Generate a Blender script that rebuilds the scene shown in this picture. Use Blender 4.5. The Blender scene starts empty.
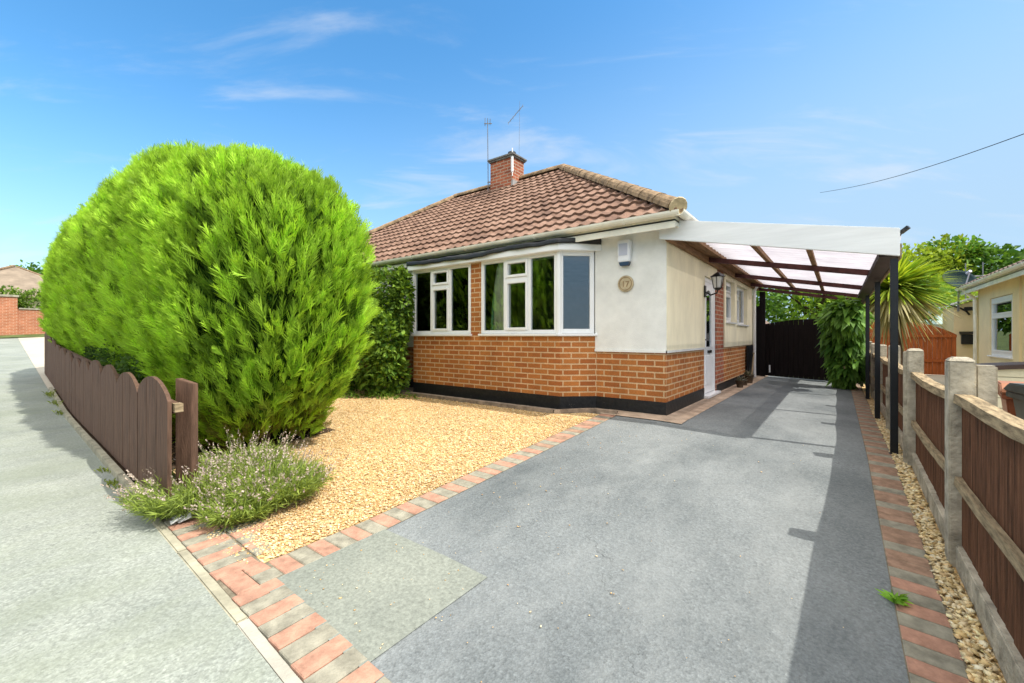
import bpy, math, random
import numpy as np
from mathutils import Vector, Matrix
random.seed(7); rng = np.random.default_rng(7)
S = bpy.context.scene
C = S.collection
R = math.radians
# ------------------------------------------------------------------ camera
cd = bpy.data.cameras.new('camera'); cam = bpy.data.objects.new('camera', cd); C.objects.link(cam)
cd.lens = 36*428/1024; cd.sensor_width = 36; cd.shift_y = -0.0054
cd.clip_start = 0.05; cd.clip_end = 2000
cam.location = (0, 0, 1.2); cam.rotation_euler = (R(90), 0, R(37.3))
S.camera = cam
# ------------------------------------------------------------------ sky and sun
SUN = Vector((.67, .16, 1.0)).normalized()
EL = math.asin(SUN.z); AZ = math.atan2(SUN.x, SUN.y)
w = bpy.data.worlds.new('World'); S.world = w; w.use_nodes = True
nt = w.node_tree; nt.nodes.clear()
def wn(t, **k):
    n = nt.nodes.new(t)
    for a, b in k.items(): setattr(n, a, b)
    return n
sky = wn('ShaderNodeTexSky', sky_type='NISHITA', sun_disc=False, sun_elevation=EL, sun_rotation=AZ,
         air_density=1.0, dust_density=0.6, ozone_density=1.6)
hs = wn('ShaderNodeHueSaturation'); hs.inputs['Saturation'].default_value = 1.3; hs.inputs['Hue'].default_value = .492; hs.inputs['Value'].default_value = .68
tc = wn('ShaderNodeTexCoord'); sep = wn('ShaderNodeSeparateXYZ')
nt.links.new(tc.outputs['Generated'], sep.inputs[0])
# cloud layer coordinates: direction projected on a flat layer overhead
mx = wn('ShaderNodeMath', operation='ADD'); mx.inputs[1].default_value = 0.16
nt.links.new(sep.outputs['Z'], mx.inputs[0])
dx = wn('ShaderNodeMath', operation='DIVIDE'); dy = wn('ShaderNodeMath', operation='DIVIDE')
nt.links.new(sep.outputs['X'], dx.inputs[0]); nt.links.new(mx.outputs[0], dx.inputs[1])
nt.links.new(sep.outputs['Y'], dy.inputs[0]); nt.links.new(mx.outputs[0], dy.inputs[1])
cmb = wn('ShaderNodeCombineXYZ'); nt.links.new(dx.outputs[0], cmb.inputs[0]); nt.links.new(dy.outputs[0], cmb.inputs[1])
mp = wn('ShaderNodeMapping', vector_type='TEXTURE'); mp.inputs['Rotation'].default_value = (0, 0, R(37)); mp.inputs['Scale'].default_value = (.8, .3, 1)
mp.inputs['Location'].default_value = (-6, -6, 0)
nt.links.new(cmb.outputs[0], mp.inputs[0])
no = wn('ShaderNodeTexNoise'); no.inputs['Scale'].default_value = 1.1; no.inputs['Detail'].default_value = 7; no.inputs['Roughness'].default_value = .58; no.inputs['Distortion'].default_value = .5
nt.links.new(mp.outputs[0], no.inputs['Vector'])
cr = wn('ShaderNodeMapRange', interpolation_type='SMOOTHSTEP'); cr.inputs[1].default_value = .50; cr.inputs[2].default_value = .76; cr.inputs[4].default_value = .46
nt.links.new(no.outputs['Fac'], cr.inputs[0])
# pale veil low down near the horizon, reaching higher on the side of the sun, plus unseen bright cloud overhead, added as neutral fill light
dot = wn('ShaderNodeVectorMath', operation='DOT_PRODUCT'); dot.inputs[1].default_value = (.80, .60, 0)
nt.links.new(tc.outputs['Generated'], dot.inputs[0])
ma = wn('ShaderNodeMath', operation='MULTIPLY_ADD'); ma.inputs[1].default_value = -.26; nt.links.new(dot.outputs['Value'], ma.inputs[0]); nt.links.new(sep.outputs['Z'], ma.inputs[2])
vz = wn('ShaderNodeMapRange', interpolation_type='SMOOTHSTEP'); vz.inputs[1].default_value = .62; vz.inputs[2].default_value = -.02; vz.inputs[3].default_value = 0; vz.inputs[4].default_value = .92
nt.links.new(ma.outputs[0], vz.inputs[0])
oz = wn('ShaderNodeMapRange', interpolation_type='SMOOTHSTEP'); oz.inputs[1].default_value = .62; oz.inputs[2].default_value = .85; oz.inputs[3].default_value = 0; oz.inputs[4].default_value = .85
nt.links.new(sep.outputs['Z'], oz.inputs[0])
def wmix(a, fac, colr):
    m = wn('ShaderNodeMix', data_type='RGBA'); m.inputs['B'].default_value = colr
    nt.links.new(a, m.inputs['A']); nt.links.new(fac, m.inputs['Factor']); return m.outputs['Result']
nt.links.new(sky.outputs[0], hs.inputs['Color'])
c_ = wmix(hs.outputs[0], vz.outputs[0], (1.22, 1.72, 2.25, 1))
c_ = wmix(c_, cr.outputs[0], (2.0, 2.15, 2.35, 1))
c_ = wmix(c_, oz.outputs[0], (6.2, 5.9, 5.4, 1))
# bright bank added unseen behind the viewer to light the shaded facade
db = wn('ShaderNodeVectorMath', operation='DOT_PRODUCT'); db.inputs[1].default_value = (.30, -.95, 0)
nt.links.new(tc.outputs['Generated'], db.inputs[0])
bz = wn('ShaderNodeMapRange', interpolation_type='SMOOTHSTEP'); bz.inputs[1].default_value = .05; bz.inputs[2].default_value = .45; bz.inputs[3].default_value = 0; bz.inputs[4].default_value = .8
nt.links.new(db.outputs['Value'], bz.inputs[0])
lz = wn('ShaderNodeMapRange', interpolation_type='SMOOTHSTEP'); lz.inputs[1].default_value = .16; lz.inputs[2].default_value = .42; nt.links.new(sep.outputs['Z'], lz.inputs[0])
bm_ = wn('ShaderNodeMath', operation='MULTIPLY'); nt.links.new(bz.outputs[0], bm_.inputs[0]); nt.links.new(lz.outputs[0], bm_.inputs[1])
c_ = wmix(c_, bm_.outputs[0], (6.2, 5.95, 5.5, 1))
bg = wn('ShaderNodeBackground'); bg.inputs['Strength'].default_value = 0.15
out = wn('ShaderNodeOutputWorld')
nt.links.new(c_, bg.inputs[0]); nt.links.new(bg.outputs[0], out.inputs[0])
ld = bpy.data.lights.new('sun', 'SUN'); ld.energy = 2.1; ld.angle = R(.6); ld.color = (1, .95, .86)
sun = bpy.data.objects.new('sun', ld); C.objects.link(sun); sun.location = (0, 0, 30)
sun.rotation_euler = (-SUN).to_track_quat('-Z', 'Y').to_euler()
S.view_settings.view_transform = 'Standard'; S.view_settings.look = 'None'
S.view_settings.exposure = 1.45; S.view_settings.gamma = 1.0
S.render.engine = 'CYCLES'

# ------------------------------------------------------------------ materials
def new_mat(name):
    m = bpy.data.materials.new(name); m.use_nodes = True
    t = m.node_tree; t.nodes.clear()
    return m, t
def N(t, typ, ins=None, **k):
    n = t.nodes.new(typ)
    for a, b in k.items(): setattr(n, a, b)
    for a, b in (ins or {}).items():
        if hasattr(b, 'is_linked') or isinstance(b, bpy.types.NodeSocket): t.links.new(b, n.inputs[a])
        else: n.inputs[a].default_value = b
    return n
def c4(c): return (c[0], c[1], c[2], 1)
def ramp(t, fac, stops):
    n = N(t, 'ShaderNodeValToRGB', {'Fac': fac})
    e = n.color_ramp.elements
    while len(e) < len(stops): e.new(.5)
    for i, (p, c) in enumerate(stops): e[i].position = p; e[i].color = c4(c)
    return n.outputs['Color']
def surf(name, col, rough=.7, var=.12, scale=4, bump=.0, bscale=60, spec=.3, streak=None, metal=0):
    """plain surface with large soft wear, fine grain and bump"""
    m, t = new_mat(name)
    co = N(t, 'ShaderNodeTexCoord').outputs['Object']
    if streak:
        co2 = N(t, 'ShaderNodeMapping', {'Vector': co, 'Scale': streak}).outputs[0]
    else: co2 = co
    n1 = N(t, 'ShaderNodeTexNoise', {'Vector': co2, 'Scale': scale, 'Detail': 6.0, 'Roughness': .62})
    n2 = N(t, 'ShaderNodeTexNoise', {'Vector': co2, 'Scale': bscale, 'Detail': 3.0})
    lo = [max(0, c*(1-var*1.6)) for c in col]; hi = [min(1, c*(1+var)) for c in col]
    c = ramp(t, n1.outputs['Fac'], [(.3, lo), (.7, hi)])
    p = N(t, 'ShaderNodeBsdfPrincipled', {'Base Color': c, 'Roughness': rough, 'Specular IOR Level': spec, 'Metallic': metal})
    if bump:
        b = N(t, 'ShaderNodeBump', {'Height': n2.outputs['Fac'], 'Strength': bump, 'Distance': .01})
        t.links.new(b.outputs[0], p.inputs['Normal'])
    o = N(t, 'ShaderNodeOutputMaterial', {'Surface': p.outputs[0]})
    return m
def brick(name, c1, c2, mortar, wd=.225, ht=.075, ms=.011, bump=.5, rough=.85):
    m, t = new_mat(name)
    uv = N(t, 'ShaderNodeUVMap').outputs[0]
    co = N(t, 'ShaderNodeTexCoord').outputs['Object']
    n0 = N(t, 'ShaderNodeTexNoise', {'Vector': co, 'Scale': 40.0, 'Detail': 2.0})
    wob = N(t, 'ShaderNodeVectorMath', {0: n0.outputs['Color'], 1: (.004, .004, .004)}, operation='MULTIPLY')
    ad = N(t, 'ShaderNodeVectorMath', {0: uv, 1: wob.outputs[0]}, operation='ADD')
    b = N(t, 'ShaderNodeTexBrick', {'Vector': ad.outputs[0], 'Color1': c4(c1), 'Color2': c4(c2), 'Mortar': c4(mortar),
          'Scale': 1.0, 'Mortar Size': ms, 'Mortar Smooth': .25, 'Bias': -.1, 'Brick Width': wd, 'Row Height': ht}, offset=.5)
    n1 = N(t, 'ShaderNodeTexNoise', {'Vector': co, 'Scale': 2.2, 'Detail': 5.0, 'Roughness': .6})
    n2 = N(t, 'ShaderNodeTexNoise', {'Vector': co, 'Scale': 90.0, 'Detail': 4.0})
    mm = N(t, 'ShaderNodeMapRange', {0: n1.outputs['Fac'], 1: .3, 2: .7, 3: .8, 4: 1.15})
    m2 = N(t, 'ShaderNodeMapRange', {0: n2.outputs['Fac'], 1: .3, 2: .7, 3: .8, 4: 1.2})
    mu = N(t, 'ShaderNodeMath', {0: mm.outputs[0], 1: m2.outputs[0]}, operation='MULTIPLY')
    cc = N(t, 'ShaderNodeVectorMath', {0: b.outputs['Color'], 'Scale': mu.outputs[0]}, operation='SCALE')
    inv = N(t, 'ShaderNodeMath', {0: 1.0, 1: b.outputs['Fac']}, operation='SUBTRACT')
    h = N(t, 'ShaderNodeMath', {0: n2.outputs['Fac'], 1: .25, 2: inv.outputs[0]}, operation='MULTIPLY_ADD')
    bp = N(t, 'ShaderNodeBump', {'Height': h.outputs[0], 'Strength': bump, 'Distance': .008})
    p = N(t, 'ShaderNodeBsdfPrincipled', {'Base Color': cc.outputs[0], 'Roughness': rough, 'Specular IOR Level': .2, 'Normal': bp.outputs[0]})
    N(t, 'ShaderNodeOutputMaterial', {'Surface': p.outputs[0]})
    return m
def leafmat(name, tr=.35, rough=.6, hue=(1, 1, 1)):
    m, t = new_mat(name)
    a = N(t, 'ShaderNodeAttribute', attribute_name='Col')
    c = N(t, 'ShaderNodeVectorMath', {0: a.outputs['Color'], 1: hue}, operation='MULTIPLY')
    p = N(t, 'ShaderNodeBsdfPrincipled', {'Base Color': c.outputs[0], 'Roughness': rough, 'Specular IOR Level': .25})
    tt = N(t, 'ShaderNodeVectorMath', {0: c.outputs[0], 1: (1.3, 1.25, .6)}, operation='MULTIPLY')
    tl = N(t, 'ShaderNodeBsdfTranslucent', {'Color': tt.outputs[0]})
    mi = N(t, 'ShaderNodeMixShader', {0: tr, 1: p.outputs[0], 2: tl.outputs[0]})
    N(t, 'ShaderNodeOutputMaterial', {'Surface': mi.outputs[0]})
    return m
def asphalt(name, base, hi, fleck=.5, patch=1.2, bump=.35, moss=None, mscale=3.1, mamt=.75):
    m, t = new_mat(name)
    co = N(t, 'ShaderNodeTexCoord').outputs['Object']
    n1 = N(t, 'ShaderNodeTexNoise', {'Vector': co, 'Scale': patch, 'Detail': 8.0, 'Roughness': .62, 'Distortion': .3})
    n2 = N(t, 'ShaderNodeTexNoise', {'Vector': co, 'Scale': 55.0, 'Detail': 4.0, 'Roughness': .7})
    v = N(t, 'ShaderNodeTexVoronoi', {'Vector': co, 'Scale': 110.0})
    c1 = ramp(t, n1.outputs['Fac'], [(.32, base), (.68, hi)])
    v2 = N(t, 'ShaderNodeMapRange', {0: v.outputs['Color'], 1: 0., 2: 1., 3: 1-fleck, 4: 1+fleck})
    n3 = N(t, 'ShaderNodeMapRange', {0: n2.outputs['Fac'], 1: .3, 2: .7, 3: .75, 4: 1.25})
    mu = N(t, 'ShaderNodeMath', {0: v2.outputs[0], 1: n3.outputs[0]}, operation='MULTIPLY')
    cc = N(t, 'ShaderNodeVectorMath', {0: c1, 'Scale': mu.outputs[0]}, operation='SCALE').outputs[0]
    if moss:
        n4 = N(t, 'ShaderNodeTexNoise', {'Vector': N(t, 'ShaderNodeMapping', {'Vector': co, 'Rotation': (0, 0, .25), 'Scale': (1.6, .7, 1)}).outputs[0], 'Scale': mscale, 'Detail': 9.0, 'Roughness': .72})
        f = N(t, 'ShaderNodeMapRange', {0: n4.outputs['Fac'], 1: .45, 2: .75, 3: 0., 4: mamt})
        cc = N(t, 'ShaderNodeMix', {'Factor': f.outputs[0], 'A': cc, 'B': c4(moss)}, data_type='RGBA').outputs['Result']
    cn = N(t, 'ShaderNodeTexNoise', {'Vector': co, 'Scale': 1.6, 'Detail': 5.0, 'Roughness': .7})
    cw = N(t, 'ShaderNodeVectorMath', {0: cn.outputs['Color'], 1: (1.1, 1.1, 0)}, operation='MULTIPLY')
    ca = N(t, 'ShaderNodeVectorMath', {0: co, 1: cw.outputs[0]}, operation='ADD')
    cv = N(t, 'ShaderNodeTexVoronoi', {'Vector': ca.outputs[0], 'Scale': .42}, feature='DISTANCE_TO_EDGE')
    cm = N(t, 'ShaderNodeMapRange', {0: cv.outputs['Distance'], 1: .0, 2: .0035, 3: .5, 4: 0.})
    cg = N(t, 'ShaderNodeMapRange', {0: cn.outputs['Fac'], 1: .50, 2: .58, 3: 0., 4: 1.})
    cf = N(t, 'ShaderNodeMath', {0: cm.outputs[0], 1: cg.outputs[0]}, operation='MULTIPLY')
    cc = N(t, 'ShaderNodeMix', {'Factor': cf.outputs[0], 'A': cc, 'B': (.03, .032, .03, 1)}, data_type='RGBA').outputs['Result']
    h = N(t, 'ShaderNodeMath', {0: v.outputs['Distance'], 1: n2.outputs['Fac']}, operation='ADD')
    bp = N(t, 'ShaderNodeBump', {'Height': h.outputs[0], 'Strength': bump, 'Distance': .006})
    p = N(t, 'ShaderNodeBsdfPrincipled', {'Base Color': cc, 'Roughness': .8, 'Specular IOR Level': .3, 'Normal': bp.outputs[0]})
    N(t, 'ShaderNodeOutputMaterial', {'Surface': p.outputs[0]})
    return m
def gravelmat(name, cols, scale=55):
    m, t = new_mat(name)
    co = N(t, 'ShaderNodeTexCoord').outputs['Object']
    v = N(t, 'ShaderNodeTexVoronoi', {'Vector': co, 'Scale': float(scale), 'Randomness': 1.0})
    n1 = N(t, 'ShaderNodeTexNoise', {'Vector': co, 'Scale': 1.3, 'Detail': 5.0})
    sx = N(t, 'ShaderNodeSeparateColor', {0: v.outputs['Color']})
    c = ramp(t, sx.outputs[0], [(0, cols[0]), (.35, cols[1]), (.75, cols[2]), (1, cols[3])])
    f = N(t, 'ShaderNodeMapRange', {0: v.outputs['Distance'], 1: .35, 2: .75, 3: 1., 4: .55})
    f2 = N(t, 'ShaderNodeMapRange', {0: n1.outputs['Fac'], 1: .3, 2: .7, 3: .88, 4: 1.12})
    mu = N(t, 'ShaderNodeMath', {0: f.outputs[0], 1: f2.outputs[0]}, operation='MULTIPLY')
    cc = N(t, 'ShaderNodeVectorMath', {0: c, 'Scale': mu.outputs[0]}, operation='SCALE')
    inv = N(t, 'ShaderNodeMath', {0: 1.0, 1: v.outputs['Distance']}, operation='SUBTRACT')
    bp = N(t, 'ShaderNodeBump', {'Height': inv.outputs[0], 'Strength': .7, 'Distance': .012})
    p = N(t, 'ShaderNodeBsdfPrincipled', {'Base Color': cc.outputs[0], 'Roughness': .8, 'Specular IOR Level': .3, 'Normal': bp.outputs[0]})
    N(t, 'ShaderNodeOutputMaterial', {'Surface': p.outputs[0]})
    return m
def glassmat(name, tint=(.95, .98, .97), refl=.04):
    m, t = new_mat(name)
    fr = N(t, 'ShaderNodeFresnel', {'IOR': 1.55})
    f = N(t, 'ShaderNodeMath', {0: fr.outputs[0], 1: 1.1, 2: refl}, operation='MULTIPLY_ADD', use_clamp=True)
    g = N(t, 'ShaderNodeBsdfGlossy', {'Color': (.93, .97, 1, 1), 'Roughness': .0})
    tr = N(t, 'ShaderNodeBsdfTransparent', {'Color': c4(tint)})
    mi = N(t, 'ShaderNodeMixShader', {0: f.outputs[0], 1: tr.outputs[0], 2: g.outputs[0]})
    N(t, 'ShaderNodeOutputMaterial', {'Surface': mi.outputs[0]})
    return m
def sheetmat(name):
    m, t = new_mat(name)
    co = N(t, 'ShaderNodeTexCoord').outputs['Object']
    n1 = N(t, 'ShaderNodeTexNoise', {'Vector': co, 'Scale': 3.0, 'Detail': 5.0})
    c = ramp(t, n1.outputs['Fac'], [(.3, (.47, .44, .48)), (.7, (.60, .58, .61))])
    tl = N(t, 'ShaderNodeBsdfTranslucent', {'Color': c})
    df = N(t, 'ShaderNodeBsdfPrincipled', {'Base Color': c, 'Roughness': .3, 'Specular IOR Level': .4})
    tr = N(t, 'ShaderNodeBsdfTransparent', {'Color': (.93, .9, .95, 1)})
    a = N(t, 'ShaderNodeMixShader', {0: .35, 1: tl.outputs[0], 2: df.outputs[0]})
    b = N(t, 'ShaderNodeMixShader', {0: .16, 1: a.outputs[0], 2: tr.outputs[0]})
    N(t, 'ShaderNodeOutputMaterial', {'Surface': b.outputs[0]})
    return m

M = dict(
 brick=brick('orange_brick', (.44, .165, .045), (.32, .10, .030), (.58, .39, .22), ms=.010),
 brick2=brick('red_brick', (.40, .12, .06), (.24, .07, .04), (.42, .30, .22)),
 brick3=brick('garden_brick', (.44, .16, .08), (.36, .12, .055), (.5, .3, .2)),
 stucco=surf('cream_render', (.80, .80, .765), .9, .10, 2.2, .5, 90, .15),
 stucco_side=surf('yellow_render', (.90, .82, .60), .9, .09, 3, .4, 90, .15, streak=(1, 1, .4)),
 nstucco=surf('neighbour_render', (.82, .68, .42), .9, .06, 2, .3, 60, .15),
 upvc=surf('white_plastic', (.86, .865, .87), .3, .03, 3, 0, 50, .5),
 white=surf('white_board', (.78, .795, .81), .45, .05, 5, .05, 50, .35, streak=(.4, 1, 4)),
 gutter=surf('gutter_plastic', (.82, .79, .68), .4, .10, 4, .05, 50, .4),
 black=surf('black_plinth', (.007, .008, .011), .5, .5, 9, .5, 60, .45),
 blackpost=surf('black_paint', (.005, .007, .010), .4, .3, 12, .1, 60, .45),
 felt=surf('roof_felt', (.014, .016, .021), .5, .4, 14, .5, 60, .5),
 gate=surf('dark_gate_timber', (.009, .005, .005), .75, .45, 5, .3, 60, .2, streak=(6, 6, .5)),
 purlin=surf('stained_timber', (.075, .024, .022), .6, .35, 8, .2, 80, .25),
 rafter=surf('bare_timber', (.28, .16, .085), .75, .35, 8, .3, 80, .2, streak=(6, .6, 6)),
 darkbeam=surf('edge_beam', (.022, .008, .009), .6, .35, 8, .2, 80, .25),
 fence=surf('brown_fence_boards', (.15, .066, .034), .8, .45, 9, .6, 70, .15, streak=(5, 5, .45)),
 rail=surf('weathered_rail', (.38, .29, .175), .85, .40, 9, .8, 70, .15, streak=(6, .8, 6)),
 picket=surf('taupe_fence_stain', (.125, .072, .048), .75, .30, 9, .5, 60, .2, streak=(5, 5, .5)),
 concrete=surf('fence_concrete', (.43, .385, .30), .9, .35, 9, .8, 50, .15),
 kerb=surf('kerb_concrete', (.34, .32, .24), .9, .25, 6, .5, 60, .15),
 kerbnew=surf('pale_kerb_concrete', (.38, .365, .31), .9, .12, 6, .4, 60, .15),
 strip=surf('house_strip_concrete', (.46, .35, .26), .9, .25, 5, .5, 60, .15),
 strippath=surf('worn_block', (.30, .235, .18), .9, .35, 8, .5, 60, .15),
 block_r=surf('red_block', (.40, .225, .16), .9, .22, 14, .5, 80, .15),
 block_g=surf('grey_block', (.27, .255, .20), .9, .25, 14, .5, 80, .15),
 block_n=surf('brown_block', (.31, .20, .14), .9, .25, 14, .5, 80, .15),
 joint=surf('joint_sand', (.19, .165, .12), .95, .3, 14, .5, 80, .1),
 drive=asphalt('drive_asphalt', (.085, .098, .103), (.205, .222, .224), .18, .55, .5, moss=(.27, .285, .28), mscale=1.6, mamt=.5),
 patch=asphalt('patch_concrete', (.17, .185, .16), (.225, .24, .205), .10, 2.5, .2),
 pave=asphalt('pavement_asphalt', (.195, .215, .19), (.29, .31, .275), .22, 1.2, .35, moss=(.22, .245, .18), mscale=1.3, mamt=.7),
 road=asphalt('road_asphalt', (.08, .085, .09), (.12, .125, .13), .3, .8, .4),
 apron=asphalt('apron_concrete', (.42, .37, .29), (.50, .45, .36), .12, .8, .2),
 gravel=gravelmat('golden_gravel', [(.40, .24, .09), (.66, .43, .18), (.76, .55, .28), (.84, .70, .46)], 62),
 soil=surf('soil', (.07, .045, .028), .95, .4, 7, .9, 30, .1),
 land=surf('land', (.10, .13, .045), .95, .4, 1.5, .5, 30, .1),
 tile=surf('clay_tile', (.34, .155, .105), .8, .32, 5, .5, 60, .2),
 ridge=surf('ridge_tile', (.29, .20, .12), .85, .45, 7, .7, 40, .15),
 mortar=surf('lime_mortar', (.52, .42, .26), .9, .3, 9, .6, 50, .1),
 ntile=surf('grey_brown_tile', (.20, .145, .12), .85, .3, 5, .5, 30, .2),
 ftile=brick('far_roof_tile', (.27, .225, .17), (.23, .19, .15), (.15, .12, .10), .3, .28, .03, .3),
 ntile2=surf('far_roof', (.25, .20, .15), .9, .2, 1.5, .3, 8, .1),
 lead=surf('lead_flashing', (.34, .33, .32), .6, .2, 7, .3, 40, .4),
 chimcap=surf('chimney_slab', (.20, .19, .18), .9, .3, 9, .5, 40, .2),
 metal=surf('mast_metal', (.20, .20, .21), .5, .2, 9, 0, 40, .5, metal=.6),
 iron=surf('black_iron', (.006, .006, .007), .4, .2, 9, .1, 40, .5),
 room=surf('room_wall', (.30, .27, .23), .9, .1, 3, 0, 40, .1),
 curtain=surf('cream_curtain', (.88, .84, .66), .9, .1, 4, .2, 80, .1),
 teal=surf('teal_curtain', (.12, .36, .38), .9, .15, 4, .2, 80, .1),
 alarm=surf('alarm_plastic', (.80, .81, .84), .35, .03, 3, 0, 50, .5),
 alarmp=surf('alarm_panel', (.50, .52, .62), .4, .05, 3, 0, 50, .5),
 navy=surf('navy_lens', (.02, .04, .08), .2, .1, 3, 0, 50, .5),
 stone=surf('sandstone', (.52, .43, .28), .85, .18, 12, .5, 60, .15),
 stoned=surf('sandstone_dark', (.33, .23, .13), .85, .2, 12, .4, 60, .15),
 orangewood=surf('orange_stain', (.40, .105, .028), .7, .25, 6, .3, 50, .2, streak=(5, 5, .5)),
 dish=surf('dish_metal', (.014, .032, .038), .7, .15, 8, .1, 50, .08),
 plank=surf('cream_plastic', (.60, .57, .42), .6, .08, 4, .1, 50, .3),
 brownp=surf('brown_plastic', (.045, .024, .018), .5, .2, 6, .1, 50, .4),
 binbrown=surf('brown_bin', (.25, .075, .030), .45, .12, 6, .05, 50, .4),
 binlid=surf('brown_bin_lid', (.36, .15, .075), .4, .12, 6, .05, 50, .4),
 bingrey=surf('teal_grey_bin', (.045, .075, .075), .45, .2, 6, .05, 50, .4),
 bark=surf('bark', (.10, .07, .045), .9, .35, 9, .8, 30, .1),
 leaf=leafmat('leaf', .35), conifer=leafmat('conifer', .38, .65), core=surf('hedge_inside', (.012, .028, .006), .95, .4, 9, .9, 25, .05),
 petal=leafmat('petal', .2),
 glass=glassmat('glass'), glass2=glassmat('glass_dark', (.5, .62, .58), .15),
 sheet=sheetmat('clear_corrugated_sheet'),
 greenhouse=surf('pale_blue_roof', (.50, .66, .68), .3, .12, 2, 0, 50, .5),
 tarp=surf('frosted_lamp_glass', (.75, .76, .76), .3, .05, 5, 0, 50, .5),
 cable=surf('cable', (.03, .03, .035), .6, .1, 5, 0, 50, .3),
 litter=surf('white_litter', (.62, .62, .62), .7, .1, 9, .2, 50, .3),
)

def scuffed(name):
    m, t = new_mat(name)
    co = N(t, 'ShaderNodeTexCoord').outputs['Object']
    n1 = N(t, 'ShaderNodeTexNoise', {'Vector': N(t, 'ShaderNodeMapping', {'Vector': co, 'Scale': (2.2, 2.2, 7)}).outputs[0], 'Scale': 3.0, 'Detail': 9.0, 'Roughness': .75})
    n2 = N(t, 'ShaderNodeTexNoise', {'Vector': co, 'Scale': 26.0, 'Detail': 5.0})
    f = N(t, 'ShaderNodeMapRange', {0: n1.outputs['Fac'], 1: .655, 2: .68, 3: 0., 4: .8})
    base = ramp(t, n2.outputs['Fac'], [(.35, (.005, .006, .008)), (.7, (.016, .016, .017))])
    c = N(t, 'ShaderNodeMix', {'Factor': f.outputs[0], 'A': base, 'B': (.34, .31, .27, 1)}, data_type='RGBA').outputs['Result']
    bp = N(t, 'ShaderNodeBump', {'Height': n2.outputs['Fac'], 'Strength': .5, 'Distance': .008})
    p = N(t, 'ShaderNodeBsdfPrincipled', {'Base Color': c, 'Roughness': .5, 'Specular IOR Level': .4, 'Normal': bp.outputs[0]})
    N(t, 'ShaderNodeOutputMaterial', {'Surface': p.outputs[0]})
    return m
M['black'] = scuffed('scuffed_plinth_paint')

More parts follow.
